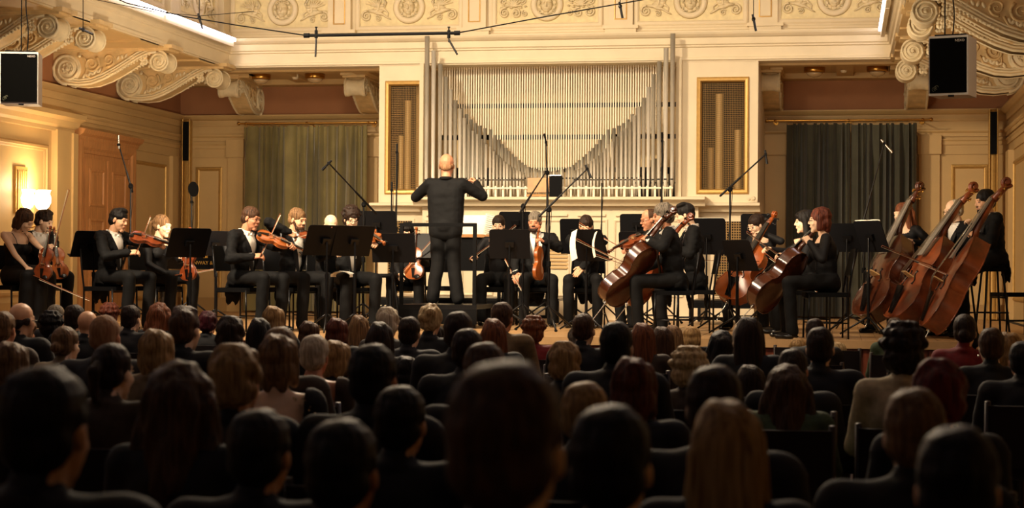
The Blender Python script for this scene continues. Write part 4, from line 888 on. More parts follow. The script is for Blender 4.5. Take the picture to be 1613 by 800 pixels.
def mic_stand(lbl, base, top, boom=None, tail=None, Y=None, dYb=0., mic=True, r=.011, micdir=None, zfl=ZS, miclen=.16):
    """base px (pole), top (px,py) of the pole; boom end (px,py) with microphone"""
    T = pix(top[0], top[1], Y); off = A(T[0], T[1], zfl); t = thing('microphone_stand', off, label=lbl, category='microphone stand', group='microphone stands')
    G().cyl((T[0], T[1], zfl+.1), (T[0], T[1], zfl+(T[2]-zfl)*.55), r*1.3, n=8).obj('lower_tube', blackm, t, off)
    G().cyl((T[0], T[1], zfl+(T[2]-zfl)*.52), (T[0], T[1], T[2]), r, n=8).obj('upper_tube', blackm, t, off)
    G().cyl((T[0], T[1], zfl+(T[2]-zfl)*.53), (T[0], T[1], zfl+(T[2]-zfl)*.53+.06), r*2.2, n=8).obj('clutch', black, t, off)
    for k in range(3):
        an = k*2*PI/3+.9; d = A(math.cos(an), math.sin(an), 0); G().tube([T*A(1, 1, 0)+A(0, 0, zfl+.28), T*A(1, 1, 0)+A(0, 0, zfl+.02)+d*.38], .011, 7).obj('leg', blackm, t, off)
        G().shp(ell(T*A(1, 1, 0)+A(0, 0, zfl+.015)+d*.38, (.02, .02, .015), None, True)).obj('foot', black, t, off)
    e = T; dirn = A(0, 0, 1)
    if boom is not None:
        e = pix(boom[0], boom[1], Y+dYb); b = pix(tail[0], tail[1], Y-dYb*.3) if tail else T-(e-T)*.35; dirn = nrm(e-b)
        mid = b+(e-b)*.45; G().cyl(b, mid, r*1.15, n=8).obj('boom', blackm, t, off); G().cyl(mid, e, r*.8, n=8).obj('boom_extension', chrome if boom[2:] else blackm, t, off)
        G().shp(ell(T, (.03, .03, .035), None, True)).obj('swivel', black, t, off)
    if mic:
        d = nrm(A(*micdir[:3])) if micdir else nrm(dirn+A(0, -.2, -.6))
        m0 = e-d*miclen*.3; g = G(); g.cyl(m0, m0+d*miclen*.65, .012, n=10).cyl(m0+d*miclen*.65, m0+d*miclen, .015, n=10)
        g.obj('microphone', blackm if not (micdir and len(micdir) > 3) else chrome, t, off); G().box(e, (.03, .03, .03)).obj('mic_clip', black, t, off)
    g = G(); P = [T+A(r*2.2*math.cos(z*7), r*2.2*math.sin(z*7), 0)-A(0, 0, T[2]-zfl)*z for z in np.linspace(0, .97, 30)]; g.tube(P, .0035, 4); g.obj('cable', black, t, off)
# ------------------------------------------------ string instruments
varn = mat('violin_varnish', '7c3818', .25, var=.35, scale=5, spec=.7, stretch=(1, 1, 3)); varn_l = mat('amber_varnish', 'a0541f', .28, var=.3, scale=5, spec=.7); varn_d = mat('dark_varnish', '4c2412', .2, var=.4, scale=5, spec=.8)
varn_c = mat('cello_varnish', 'a2501f', .2, var=.35, scale=3, spec=.8); varn_b = mat('bass_varnish', 'a3532a', .3, var=.45, scale=4, spec=.8, col2='5c2a14'); ebony = mat('ebony', '0c0a0a', .25)
ebl = mat('fingerboard_painted_sheen', '8c857a', .3); spruce = mat('bridge_maple', 'c9a26a', .5); strm = mat('string_steel', 'b8b4a8', .25, .9); hairw = mat('bow_hair', 'e8dcc0', .6); stick = mat('bow_stick', '8a4a26', .35)  # bass fingerboard: reflected light put into the colour as light grey
OUT = [(0, 0), (.012, .32), (.04, .62), (.1, .86), (.2, 1.), (.3, .96), (.37, .83), (.405, .80), (.42, .70), (.47, .575), (.53, .535), (.59, .575), (.635, .66), (.65, .74), (.70, .775), (.79, .79), (.88, .68), (.95, .44), (.985, .22), (1, .1)]
OUTB = [(0, 0), (.012, .32), (.04, .62), (.1, .86), (.2, 1.), (.3, .96), (.37, .83), (.405, .80), (.42, .70), (.47, .60), (.53, .57), (.59, .60), (.635, .67), (.65, .74), (.70, .76), (.76, .72), (.83, .58), (.90, .40), (.96, .24), (1, .14)]
IM = {}
def make_instrument(kind, vm):
    tot, bl, hw, rib, arc = dict(violin=(.59, .356, .104, .032, .014), viola=(.66, .405, .12, .036, .016), cello=(1.22, .755, .22, .12, .03), bass=(1.84, 1.12, .335, .19, .045))[kind]
    out = OUTB if kind == 'bass' else OUT; ts = np.array([o[0] for o in out]); ws = np.array([o[1] for o in out])*hw
    g = G(); NU = 11; us = np.linspace(-1, 1, NU)
    P = np.zeros((len(ts), NU, 3)); Pb = P.copy()
    for i, (t, w) in enumerate(zip(ts, ws)):
        for j, uu in enumerate(us):
            a = arc*(1-uu**2)**1.0*math.sin(PI*min(1, max(0, t)))**.5; P[i, j] = (uu*w, rib/2+a, t*bl); Pb[i, j] = (uu*w, -rib/2-a*.9, t*bl)
    top = G().grid(P[:, ::-1]); bot = G().grid(Pb); g.grid(P[:, ::-1]); g.grid(Pb)
    for s in (0, NU-1):
        a = P[:, s]; b = Pb[:, s]; n = len(a); g.add(np.vstack([a, b]), [(i, i+1, n+i+1, n+i) for i in range(n-1)], 1, True)
    edge = G()
    for s in (0, NU-1):
        for Pp, yy in ((P, .002), (Pb, -.002)): edge.tube([p+A(0, yy, 0) for p in Pp[:, s]], bl*.008, 5)
    k = bl/.356; neck = tot-bl; n0 = bl*.97; nt = bl+neck*.62
    parts = [('sound_box', g, [vm, vm]), ('edge', edge, vm)]
    nk = G(); nk.tube([(0, rib*.3, n0-bl*.03), (0, rib/2+.002*k, bl+neck*.1), (0, rib/2+.004*k, nt)], [.016*k*.8, .012*k, .011*k], 8, hint=(0, 1, 0)); parts.append(('neck', nk, vm))
    fb = G(); y0 = rib/2+arc+.012*k; y1 = rib/2+.016*k; R = None
    z0 = bl*.70; fb.add([(-.021*k*.9, y0+.006*k, z0), (.021*k*.9, y0+.006*k, z0), (.012*k*.9, y1, nt), (-.012*k*.9, y1, nt), (-.021*k*.9, y0, z0), (.021*k*.9, y0, z0), (.012*k*.9, y1-.006*k, nt), (-.012*k*.9, y1-.006*k, nt)], [(0, 1, 2, 3), (7, 6, 5, 4), (0, 4, 5, 1), (1, 5, 6, 2), (2, 6, 7, 3), (3, 7, 4, 0)]); parts.append(('fingerboard', fb, ebl if kind == 'bass' else ebony))
    sc = G(); sc.tube([(0, rib/2+.002*k, nt), (0, rib/2-.004*k, nt+neck*.15), (0, rib/2-.012*k, tot-.03*k)], [.013*k, .012*k, .010*k], 8, hint=(0, 1, 0))
    ce = (0, rib/2-.006*k, tot-.012*k); sp = [(0, ce[1]+.019*k*(1-i/26)*math.cos(PI+i*.42), ce[2]+.019*k*(1-i/26)*math.sin(PI+i*.42)) for i in range(25)]
    for xx in (-.004*k, .004*k): sc.tube([(p[0]+xx*(1+i*.06), p[1], p[2]) for i, p in enumerate(sp)], [.0065*k*(1-.3*i/25) for i in range(25)], 6, hint=(1, 0, 0))
    sc.cyl((-.014*k, ce[1], ce[2]), (.014*k, ce[1], ce[2]), .007*k, n=10); parts.append(('scroll', sc, vm))
    for j in range(4):
        s = 1 if j % 2 else -1; zz = nt+neck*(.06+.07*j); parts.append(('tuning_peg', G().cyl((-s*.012*k, rib/2-.005*k, zz), (s*.03*k, rib/2-.005*k, zz), .0035*k, n=6).shp(ell((s*.036*k, rib/2-.005*k, zz), (.007*k, .003*k, .008*k), None, True)), ebony if kind != 'bass' else brass))
    zb_ = bl*.46; yb = rib/2+arc*.95; hb = .03*k*(1.25 if kind in ('cello', 'bass') else 1)
    parts.append(('bridge', G().prism([(-.021*k, 0), (.021*k, 0), (.017*k, hb*.5), (.014*k, hb), (-.014*k, hb), (-.017*k, hb*.5)], .004*k, (0, yb-.002*k, zb_), np.stack([A(1, 0, 0), A(0, 1, 0), A(0, 0, 1)], 1)), spruce))
    parts.append(('tailpiece', G().add([(-.009*k, yb-.0*k, bl*.04), (.009*k, yb, bl*.04), (.02*k, yb+hb*.55, bl*.33), (-.02*k, yb+hb*.55, bl*.33), (-.009*k, yb-.008*k, bl*.04), (.009*k, yb-.008*k, bl*.04), (.02*k, yb+hb*.55-.008*k, bl*.33), (-.02*k, yb+hb*.55-.008*k, bl*.33)], [(0, 1, 2, 3), (7, 6, 5, 4), (0, 4, 5, 1), (1, 5, 6, 2), (2, 6, 7, 3), (3, 7, 4, 0)]), ebony))
    for j in range(4): x = (-1.5+j)/1.5; parts.append(('string', G().tube([(x*.012*k, yb+hb*.56, bl*.33), (x*.013*k, yb+hb+.001*k, zb_+.002*k), (x*.007*k, y1+.003*k, nt), (x*.003*k, rib/2, nt+neck*.2)], .0008*k*(1.6 if k < 1.5 else 1.), 4), strm))
    for s in (-1, 1):
        pp = [(s*(.030+.007*math.sin(t*1.0))*k, 0, bl*(.44+.085*math.cos(PI*t/3)))for t in np.linspace(0, 3, 9)]; pts = []
        for i, p in enumerate(pp):
            t = i/8; x = s*(.028+.012*(t-.5)*2*-.5+.006*math.sin(t*2*PI))*k; z = bl*(.38+.16*t); w = np.interp(z/bl, ts, ws); pts.append((x, rib/2+arc*(1-(x/w)**2)*math.sin(PI*z/bl)**.5+.0008*k, z))
        parts.append(('sound_hole', G().tube(pts, [.0032*k*q for q in (1.6, .8, .9, 1, 1, 1, .9, .8, 1.6)], 5, hint=(1, 0, 0)), ebony))
    if kind in ('violin', 'viola'): parts.append(('chin_rest', G().shp(ell((-.045*k, rib/2+.014*k, bl*.06), (.035*k, .007*k, .025*k))), ebony))
    else: parts.append(('endpin', G().cyl((0, 0, -.001), (0, 0, -(.28 if kind == 'cello' else .12)), .006, .004, 8).cyl((0, 0, -.02), (0, 0, .01), .02, n=10), chrome))
    return [(n, gg.mesh(n), m) for n, gg, m in parts], tot
def instrument(kind, vm, a, b, Y, da, db, nhint, lbl, sc=1.):
    key = (kind, vm.name)
    if key not in IM:
        IM[key] = make_instrument(kind, vm)
        for n, me, m in IM[key][0]:
            for mm in (m if isinstance(m, list) else [m]): me.materials.append(mm)
    parts, tot = IM[key]; A_ = pix(a[0], a[1], Y+da); B_ = pix(b[0], b[1], Y+db); z = nrm(B_-A_); n = A(*nhint); y = nrm(n-z*z.dot(n)); x = np.cross(y, z)
    t = thing(kind if kind != 'bass' else 'double_bass', A_, label=lbl, category=kind if kind != 'bass' else 'double bass')
    t.matrix_world = Matrix.Translation(Vector(A_)) @ Matrix([[x[i], y[i], z[i]] for i in range(3)]).to_4x4() @ Matrix.Scale(sc, 4)
    for nme, me, m in parts: o = bpy.data.objects.new(nme, me); C.objects.link(o); o.parent = t
    return t, A_, B_, np.stack([x, y, z], 1), tot*sc
def bow(a, b, Y, da, db, lbl, L=.74, hint=(0, 0, 1)):
    p = pix(a[0], a[1], Y+da); q = pix(b[0], b[1], Y+db); z = nrm(q-p); h = A(*hint); y = nrm(h-z*z.dot(h)); x = np.cross(y, z)
    t = thing('bow', p, label=lbl, category='bow'); t.matrix_world = Matrix.Translation(Vector(p)) @ Matrix([[x[i], y[i], z[i]] for i in range(3)]).to_4x4()
    G().tube([(0, .018-.012*math.sin(PI*s), s*L) for s in np.linspace(0, 1, 12)], [.0048-.0014*s for s in np.linspace(0, 1, 12)], 6, hint=(0, 1, 0)).cyl((0, .02, L-.004), (0, -.004, L+.004), .004, .003, 6).obj('stick', stick, t)
    G().bb(-.005, .005, -.004, -.0015, .05, L).obj('bow_hair', hairw, t); G().bb(-.006, .006, -.005, .016, .03, .08).obj('frog', ebony, t)
# ------------------------------------------------ the orchestra
FG = []
def seatfor(d, face, lbl, seat=None, stool=False, back=.0):
    P = d['P']; f = d['f']; chair(P[0]+f[0]*(.02-back), P[1]+f[1]*(.02-back), face, lbl, seat or d['seat'], stool)
# 1 woman at the far left, violin upright on her knee
d = figure('woman with short brown hair in a strappy black dress looking down at the far left', 47, 331, 19.15, -28, fem=1, look=22, nod=28, style='bob', hc='brown', sk=skin2, wear='camisole', hands=((74, 398, -.25), (56, 438, -.30)), grips=('grip', 'rest'), poles=(None, (-.7, -.4, -.4)), spread=.10, knees=0, lean=.06)
seatfor(d, -28, 'black chair under the woman in the strappy dress at the far left')
instrument('violin', varn, (66, 440), (80, 360), 19.15, -.30, -.22, (-.1, -1, .1), 'reddish violin standing on the knee of the woman at the far left')
bow((52, 436), (116, 463), 19.15, -.36, -.42, 'bow lying over the knees of the woman at the far left')
# 2 man beside her
d = figure('dark-haired man in tails holding his violin upright beside the woman in the strappy dress', 75, 331, 19.75, -35, look=35, nod=18, style='quiff', hc='dark', sk=skin2, hands=((84, 388, -.35), (117, 437, -.30)), grips=('grip', 'rest'))
seatfor(d, -35, 'black chair under the young man holding his violin upright')
instrument('violin', varn_l, (95, 439), (85, 357), 19.75, -.42, -.36, (.3, -1, .1), 'amber violin held upright by the young man at the far left')
bow((82, 400), (107, 300), 19.75, -.44, -.34, 'bow pointing straight up beside the left door', hint=(1, 0, 0))
# 3
d = figure('black-haired man in tails playing violin before the left music stand', 192, 328, 18.85, -18, look=8, nod=12, headr=-8, style='quiff', hc='black', sk=skin, hands=((262, 385, -.10), (211, 397, -.28)), grips=('grip', 'bow'), poles=(None, (-.9, -.5, -.5)))
seatfor(d, -18, 'black chair under the black-haired violinist'); instrument('violin', varn, (205, 370), (276, 389), 18.85, -.22, -.10, (0, -.55, 1), 'violin under the chin of the black-haired man')
bow((213, 404), (231, 358), 18.85, -.32, .12, 'bow in the hand of the black-haired violinist')
# 4
d = figure('young woman with a ponytail in a black top sitting behind the black-haired violinist', 258, 337, 19.55, -25, fem=1, look=10, nod=8, style='pony', hc='light', sk=skin2, wear='top', hands=((292, 405, -.20), (268, 434, -.30)), grips=('grip', 'rest'))
seatfor(d, -25, 'black chair under the woman with the ponytail'); instrument('violin', varn, (296, 442), (300, 362), 19.55, -.36, -.26, (-.3, -1, .1), 'violin upright on the knee of the woman with the ponytail')
bow((276, 436), (339, 424), 19.55, -.36, -.30, 'bow held level by the woman with the ponytail')
# 5
d = figure('balding man with glasses in tails playing violin beside the left curtain', 400, 325, 18.8, -20, look=5, nod=10, headr=-8, style='short', hc='brown', glasses=True, sk=skin3, hands=((461, 386, -.10), (407, 403, -.30)), grips=('grip', 'bow'), poles=(None, (-.9, -.4, -.6)))
seatfor(d, -20, 'black chair under the balding violinist with glasses'); instrument('violin', varn_l, (405, 368), (480, 397), 18.8, -.22, -.06, (0, -.55, 1), 'violin under the chin of the balding man with glasses')
bow((409, 408), (435, 353), 18.8, -.34, .10, 'bow in the hand of the balding violinist')
# 6
d = figure('bearded fair-haired man in tails raising his elbow to play violin', 472, 327, 19.4, -32, look=8, nod=12, style='short', hc='light', beard='brown', sk=skin, hands=((504, 383, -.35), (462, 370, -.25)), grips=('grip', 'bow'), poles=(None, (-1, -.1, .35)))
seatfor(d, -32, 'black chair under the bearded fair-haired violinist'); instrument('violin', varn, (480, 366), (520, 386), 19.4, -.2, -.55, (0, -.2, 1), 'violin under the chin of the bearded fair-haired man')
bow((462, 376), (503, 364), 19.4, -.30, -.62, 'bow in the raised hand of the bearded violinist')
# 7
d = figure('bald man behind the music stand left of the curly-haired violinist', 523, 338, 20.4, -60, look=0, nod=22, style='bald', hc='dark', sk=skin2, hands=((505, 392, -.3), (526, 392, -.35)), grips=('grip', 'bow'))
seatfor(d, -60, 'black chair under the bald man behind the stand')
# 8
d = figure('curly dark-haired man with glasses in tails behind a music stand holding a viola', 555, 327, 19.7, -55, look=-5, nod=16, style='curly', hc='dark', glasses=True, sk=skin2, hands=((591, 383, -.30), (527, 398, -.30)), grips=('grip', 'bow'), hs=.97)
seatfor(d, -55, 'black chair under the curly-haired man with glasses'); instrument('viola', varn_l, (572, 366), (601, 382), 19.7, -.05, -.50, (-.1, -.4, 1), 'viola held behind the music stand by the curly-haired man')
kc = pix(540, 440, 19.28); P_ = np.array([[kc+A(.11*math.cos(a)+.02*math.sin(3*b), b, .045*math.sin(a)+.035+.012*math.cos(9*b)) for b in np.linspace(-.09, .09, 7)] for a in np.linspace(-.35, PI+.3, 11)])
G().grid(P_).grid(P_-A(0, 0, .006)).obj('folded_cloth', shirt, None, label='white cloth over the knee of the curly-haired man', category='cloth')
# 9
d = figure('woman with a black fringe behind the music stands left of the conductor', 641, 350, 22.3, -80, fem=1, look=0, nod=14, style='fringe', hc='black', sk=skin2, wear='top', hands=((655, 403, -.30), (630, 435, -.35)), grips=('grip', 'rest'))
seatfor(d, -80, 'black chair under the woman with the black fringe'); instrument('viola', varn_l, (652, 440), (656, 372), 22.3, -.40, -.25, (-.2, -1, .1), 'viola upright on the lap of the woman with the black fringe')
bow((628, 436), (663, 398), 22.3, -.42, -.40, 'bow leaning across the viola left of the conductor')
# 10 conductor on his podium
PODZ = 1.07
cd = pix(704, 480, 21.1)
d = figure('bald conductor in a long black jacket standing on the podium seen from behind', 704, 241, 21.1, 90, stand=.92, look=6, nod=4, lean=.02, style='bald', hc='stubble', sk=skin3, wear='mandarin', floor=PODZ, spread=.15, glasses=True, hs=1.13, hands=((677, 290, .30), (748, 284, .25)), poles=((-.8, -.1, -.75), (.8, -.1, -.75)), grips=('grip', 'grip'))
t = thing('podium', (cd[0]-.0, 21.1, ZS), label='low black podium under the conductor', category='podium')
x0, x1 = pix(629, 490, 20.65)[0], pix(752, 490, 20.65)[0]
G().bb(x0-cd[0], x1-cd[0], -.5, .55, PODZ-ZS-.05, PODZ-ZS).obj('platform', blackm, t)
for sx in (x0-cd[0]+.05, x1-cd[0]-.05):
    for sy in (-.42, .5): G().bb(sx-.03, sx+.03, sy-.03, sy+.03, 0, PODZ-ZS-.05).obj('leg', blackm, t)
G().bb(x0-cd[0], x1-cd[0], -.5, -.47, .05, PODZ-ZS-.05).obj('front_panel', black, t)
t = thing('podium_rail', (cd[0], 20.62, PODZ), label='black metal safety rail behind the conductor', category='rail'); zt = pix(690, 354, 20.62)[2]-PODZ
for x in (x0-cd[0]+.03, x1-cd[0]-.03): G().bb(x-.02, x+.02, -.02, .02, 0, zt-.02).obj('post', black, t)
G().bb(x0-cd[0]+.01, x1-cd[0]-.01, -.02, .02, zt-.02, zt+.02).obj('top_bar', black, t)
# 11, 12, 13
d = figure('dark-haired woman behind the music stand right of the conductor', 785, 338, 22.2, -85, fem=1, nod=8, style='bun', hc='dark', sk=skin2, wear='top', hands=((812, 432, -.30), (744, 405, -.30)), grips=('rest', 'bow'))
seatfor(d, -85, 'black chair under the dark-haired woman right of the conductor')
bow((792, 403), (812, 440), 22.2, -.40, -.75, 'bow hanging from behind the stand right of the conductor'); bow((740, 410), (775, 384), 22.2, -.36, -.2, 'bow held over the keyboard right of the conductor')
d = figure('bearded man in tails resting a viola upright on his thigh, hand at his chin', 842, 332, 21.8, -75, look=-18, nod=10, style='short', hc='grey', beard='dark', sk=skin3, hands=((851, 377, -.30), (812, 436, -.30)), grips=('grip', 'rest'), poles=((.8, -.3, -.6), None))
seatfor(d, -75, 'black chair under the bearded man resting his viola'); instrument('viola', varn_l, (847, 441), (850, 366), 21.8, -.40, -.30, (-1, .25, 0), 'orange viola seen edge-on resting on the bearded man\'s thigh')
d = figure('dark-haired man looking down behind the tilted stand with white sheets', 922, 340, 21.6, -88, nod=26, style='short', hc='dark', sk=skin, hands=((905, 436, -.32), (945, 405, -.3)), grips=('rest', 'grip'))
seatfor(d, -88, 'black chair under the man behind the tilted stand')
# 14
d = figure('man with glasses half hidden behind the grey-haired cellist', 1019, 328, 21.3, -150, look=-5, nod=12, style='receding', hc='brown', glasses=True, sk=skin3, hands=((1003, 384, -.25), (984, 392, -.30)), grips=('grip', 'bow'))
seatfor(d, -150, 'black chair under the half-hidden man with glasses'); instrument('violin', varn, (1012, 372), (975, 390), 21.3, -.25, -.55, (0, -.4, 1), 'violin played by the half-hidden man with glasses')
bow((986, 396), (928, 362), 21.3, -.35, -.1, 'bow of the half-hidden violinist with glasses')
# 15 cellist
d = figure('grey-haired bearded cellist in tails facing left near the stage edge', 1041, 320, 19.35, 186, look=8, nod=8, style='fluffy', hc='grey', beard='grey', sk=skin3, hands=((1016, 374, -.22), (1008, 428, .30)), grips=('grip', 'bow'), poles=((-.3, -.8, -.5), None), spread=.2, lean=.16)
seatfor(d, 186, 'black chair under the grey-haired cellist'); instrument('cello', varn_d, (955, 476), (1069, 330), 19.35, -.22, -.20, (-.75, .45, .45), 'dark cello of the grey-haired man near the stage edge')
bow((1002, 424), (928, 388), 19.35, .1, -.15, 'bow of the grey-haired cellist pointing left')
# 16
d = figure('black-haired cellist facing left behind the grey-haired man', 1074, 320, 20.5, 190, look=-10, nod=16, style='quiff', hc='black', sk=skin2, hands=((1052, 385, -.2), (1030, 430, .25)), grips=('grip', 'bow'), spread=.2)
seatfor(d, 190, 'black chair under the black-haired cellist'); instrument('cello', varn, (990, 478), (1103, 331), 20.5, -.10, -.16, (-.75, .35, .5), 'cello with bright red scroll played by the black-haired man')
bow((1030, 434), (960, 410), 20.5, .1, -.15, 'bow of the black-haired cellist')
# 17
d = figure('dark-haired woman with pale glasses playing an orange cello', 1186, 337, 21.4, -120, fem=1, look=-22, nod=22, style='bun', hc='dark', glasses=chrome, sk=skin2, wear='top', hands=((1196, 365, -.15), (1200, 410, -.30)), poles=((1., -.1, -.45), None), grips=('grip', 'bow'), spread=.2)
seatfor(d, -120, 'black chair under the woman with pale glasses'); instrument('cello', varn_c, (1146, 474), (1219, 346), 21.4, -.55, -.10, (-.45, -1, .3), 'bright orange cello of the woman with pale glasses')
bow((1196, 414), (1135, 412), 21.4, -.50, -.55, 'bow across the bright orange cello')
# 18
d = figure('woman with a black fringe hidden behind the red-haired cellist', 1266, 330, 20.4, 185, fem=1, look=0, nod=4, style='fringe', hc='black', sk=skin2, wear='top', hands=((1256, 379, -.1), (1206, 392, -.15)), grips=('grip', 'bow'), poles=(None, (.1, .2, -1)), spread=.2)
seatfor(d, 185, 'black chair under the woman hidden behind the red-haired cellist')
bow((1203, 400), (1238, 425), 20.4, -.2, -.3, 'bow in the outstretched hand left of the red-haired cellist')
# 19
d = figure('woman with red-brown hair and glasses in black playing cello near the stage edge', 1289, 326, 18.9, 188, fem=1, look=-4, nod=4, style='bob', hc='red', glasses=True, sk=skin2, wear='top', hands=((1270, 375, -.22), (1228, 402, .22)), grips=('grip', 'bow'), poles=((.2, -.7, -.9), None), spread=.2, lean=.1)
seatfor(d, 188, 'black chair under the red-haired cellist'); instrument('cello', varn_d, (1186, 482), (1315, 343), 18.9, -.14, .17, (-.7, .5, .5), 'dark brown cello of the red-haired woman near the stage edge')
bow((1230, 405), (1184, 372), 18.9, .14, -.4, 'bow of the red-haired cellist')
# 20-22 double basses
d = figure('woman in a black sheer-sleeved top behind the leftmost double bass', 1420, 318, 20.9, -140, fem=1, look=-6, nod=8, style='long', hc='auburn', sk=skin2, wear='top', seat=.68, hands=((1432, 379, -.30), (1390, 395, -.25)), grips=('rest', 'bow'), poles=((1, 0, -.5), None))
seatfor(d, -140, 'black stool under the woman double bass player', .68, True); instrument('bass', varn_d, (1368, 503), (1457, 298), 20.9, -.80, -.20, (-.9, -.55, .35), 'dark brown leftmost double bass', .92)
bow((1389, 392), (1395, 430), 20.9, -.42, -.7, 'bow of the woman double bass player')
d = figure('balding grey-haired man with glasses in tails behind the middle double bass', 1499, 313, 20.5, -150, look=-6, nod=10, style='receding', hc='white', glasses=True, sk=skin2, seat=.70, hands=((1528, 350, -.2), (1461, 384, -.35)), grips=('grip', 'rest'), poles=((.6, 0, -.8), (-.6, -.2, -.6)))
seatfor(d, -150, 'black stool under the balding double bass player', .70, True); instrument('bass', varn_b, (1412, 508), (1542, 300), 20.5, -.68, -.25, (-.92, -.42, .35), 'reddish middle double bass', .95)
bow((1437, 410), (1490, 432), 20.5, -.75, -.95, 'bow of the middle double bass player')
d = figure('dark-haired man in tails behind the nearest double bass at the right', 1549, 297, 19.9, 195, look=6, nod=8, style='short', hc='black', beard='dark', sk=skin, seat=.74, hands=((1531, 367, -.05), (1480, 415, .1)), grips=('grip', 'bow'), poles=((.2, -.6, -.8), None), lean=.12, spread=.16, hs=1.02)
seatfor(d, 195, 'black stool under the dark-haired double bass player', .74, True); instrument('bass', varn_b, (1464, 520), (1597, 290), 19.5, -.25, -.02, (-.97, -.14, .40), 'large reddish nearest double bass with a worn side', .955)
bow((1478, 424), (1412, 398), 19.5, -.15, -.45, 'bow across the nearest double bass')
# ------------------------------------------------ stands
MS = [(145, 384, 18.9, .46, .31, 140, .45, 'black music stand left of the black-haired violinist', None), (297, 382, 18.7, .48, .34, 140, .45, 'black music stand in front of the woman with the ponytail', None), (338, 383, 20.4, .46, .32, 135, .5, 'black music stand in front of the piano', None),
 (512, 378, 18.65, .48, .34, 138, .42, 'tilted black music stand right of the bearded violinist', None), (556, 379, 18.9, .48, .34, 138, .38, 'black music stand below the curly-haired man', None), (594, 353, 22.3, .50, .34, 90, .25, 'black music stand beside the curtain', None),
 (620, 390, 19.6, .48, .33, 95, .3, 'wide black music stand left of the podium rail', None), (683, 388, 22.0, .50, .34, -90, .35, 'black conductor music stand in front of the conductor', None),
 (803, 384, 20.4, .46, .34, 95, .3, 'wide black music stand right of the podium rail', None), (812, 350, 23.2, .42, .28, 90, .25, 'black music stand behind the dark-haired woman', None), (909, 372, 22.6, .42, .45, 90, .3, 'black music stand behind the tilted one', None),
 (928, 386, 20.6, .50, .38, 55, .38, 'tilted black music stand with loose white sheets', None), (1003, 353, 22.9, .42, .26, 90, .2, 'black music stand beside the man with glasses', None), (997, 377, 21.9, .34, .20, 90, .3, 'low black music stand beside the grey-haired cellist', None),
 (1114, 372, 22.6, .46, .46, 85, .3, 'black music stand left of the orange cello', 'open white sheet music on the stand left of the orange cello'), (1166, 402, 19.9, .44, .36, 45, .42, 'black music stand over the orange cello', None), (1195, 358, 23.0, .44, .34, 90, .2, 'black music stand behind the woman with pale glasses', None),
 (1334, 374, 21.8, .42, .34, 90, .25, 'black music stand right of the red-haired cellist', None), (1373, 372, 20.0, .42, .36, 42, .42, 'tilted black music stand before the leftmost double bass', 'open sheet music on the stand before the leftmost double bass')]
for m_ in MS: music_stand(*m_[:8], paper=m_[8], roll=0)
# white scores and loose sheets
def sheet(px, py, Y, w, h, n, lbl, up=(0, 0, 1), curl=.03, ink=0):
    c = pix(px, py, Y); n = nrm(A(*n)); u = nrm(A(*up)-n*A(*up).dot(n)); r = np.cross(u, n); P = np.zeros((7, 3, 3))
    for i in range(7):
        for j in range(3): P[i, j] = r*w*(j-1)/2+u*h*(i/6-.5)+n*curl*math.sin(i/6*PI)
    g = G().grid(P).grid(P-n*.002)
    if ink:
        for k in range(ink): g.box(u*h*((k+.7)/(ink+.4)-.5)+n*(curl*.9+.006), (w*.8, .002, .0035), np.stack([r, n, u], 1), 1)
    g.obj('sheet_music', [paperm, inkm], None, None, label=lbl, category='sheet music').location = c
sheet(905, 386, 20.35, .10, .36, (-.8, -.8, .3), 'left white sheet curling off the tilted music stand', up=(-.45, 0, 1)); sheet(938, 385, 20.3, .05, .30, (-.9, -.6, .2), 'narrow right sheet curling off the tilted music stand', up=(-.45, 0, 1))
t = thing('keyboard_instrument', pix(760, 384, 23.3)*A(1, 1, 0)+A(0, 0, ZS), label='black keyboard cabinet with wooden ledge right of the conductor', category='keyboard'); zz = pix(760, 384, 23.3)[2]-ZS; 
G().bb(-.42, .28, -.15, .25, zz-.35, zz+.08).obj('case', black, t); G().bb(-.42, .28, -.19, -.1, zz+.08, zz+.12).obj('ledge', mat('ledge_wood', 'a8743f', .4, var=.2), t)
for sx in (-.38, .24):
    for sy in (-.1, .2): G().bb(sx-.02, sx+.02, sy-.02, sy+.02, 0, zz-.35).obj('leg', black, t)
sheet(750, 354, 23.25, .36, .26, (0, -1, .25), 'open white score standing on the keyboard instrument'); sheet(770, 354, 23.15, .12, .28, (.5, -1, .2), 'printed page standing right of the open score', up=(.2, 0, 1), ink=10)
# ------------------------------------------------ microphones
mic_stand('tall stand with a bright microphone before the left door', None, (206, 293), (187, 228), (209, 303), 20.6, -.1, micdir=(-.05, 0, 1, 1))
mic_stand('stand with a round dark pop shield beside the left corner', None, (302, 318), None, None, 22.0, mic=True, micdir=(0, -.2, 1))
p = pix(304, 298, 21.93); G().lathe([(.001, 0), (.09, .0), (.095, .008), (.001, .01)], p, 20, basis((1, -.45, .05)), smooth=False).obj('pop_shield', black, None, label='round black pop shield on the microphone stand in the left corner', category='pop shield')
mic_stand('boom microphone stand before the left curtain', None, (573, 322), (518, 257), (593, 337), 20.6, -.4, micdir=(-.85, .1, -.8))
mic_stand('thin tall microphone stand before the left organ lattice', None, (625, 240), None, None, 23.3, micdir=(0, 0, 1)); mic_stand('shorter thin microphone stand left of the conductor', None, (617, 300), None, None, 23.4, micdir=(0, 0, 1))
mic_stand('tall microphone stand before the organ music desk', None, (862, 272), (860, 224), (863, 330), 22.9, 0, micdir=(-.15, -.3, 1))
mic_stand('silver boom stand leaning from the lower left of the organ desk', None, (824, 325), (859, 272), (818, 336), 21.2, .3, mic=False); mic_stand('black boom microphone stand right of the bearded viola player', None, (865, 330), (925, 266), (849, 341), 20.2, .2, micdir=(.4, -.1, -.9))
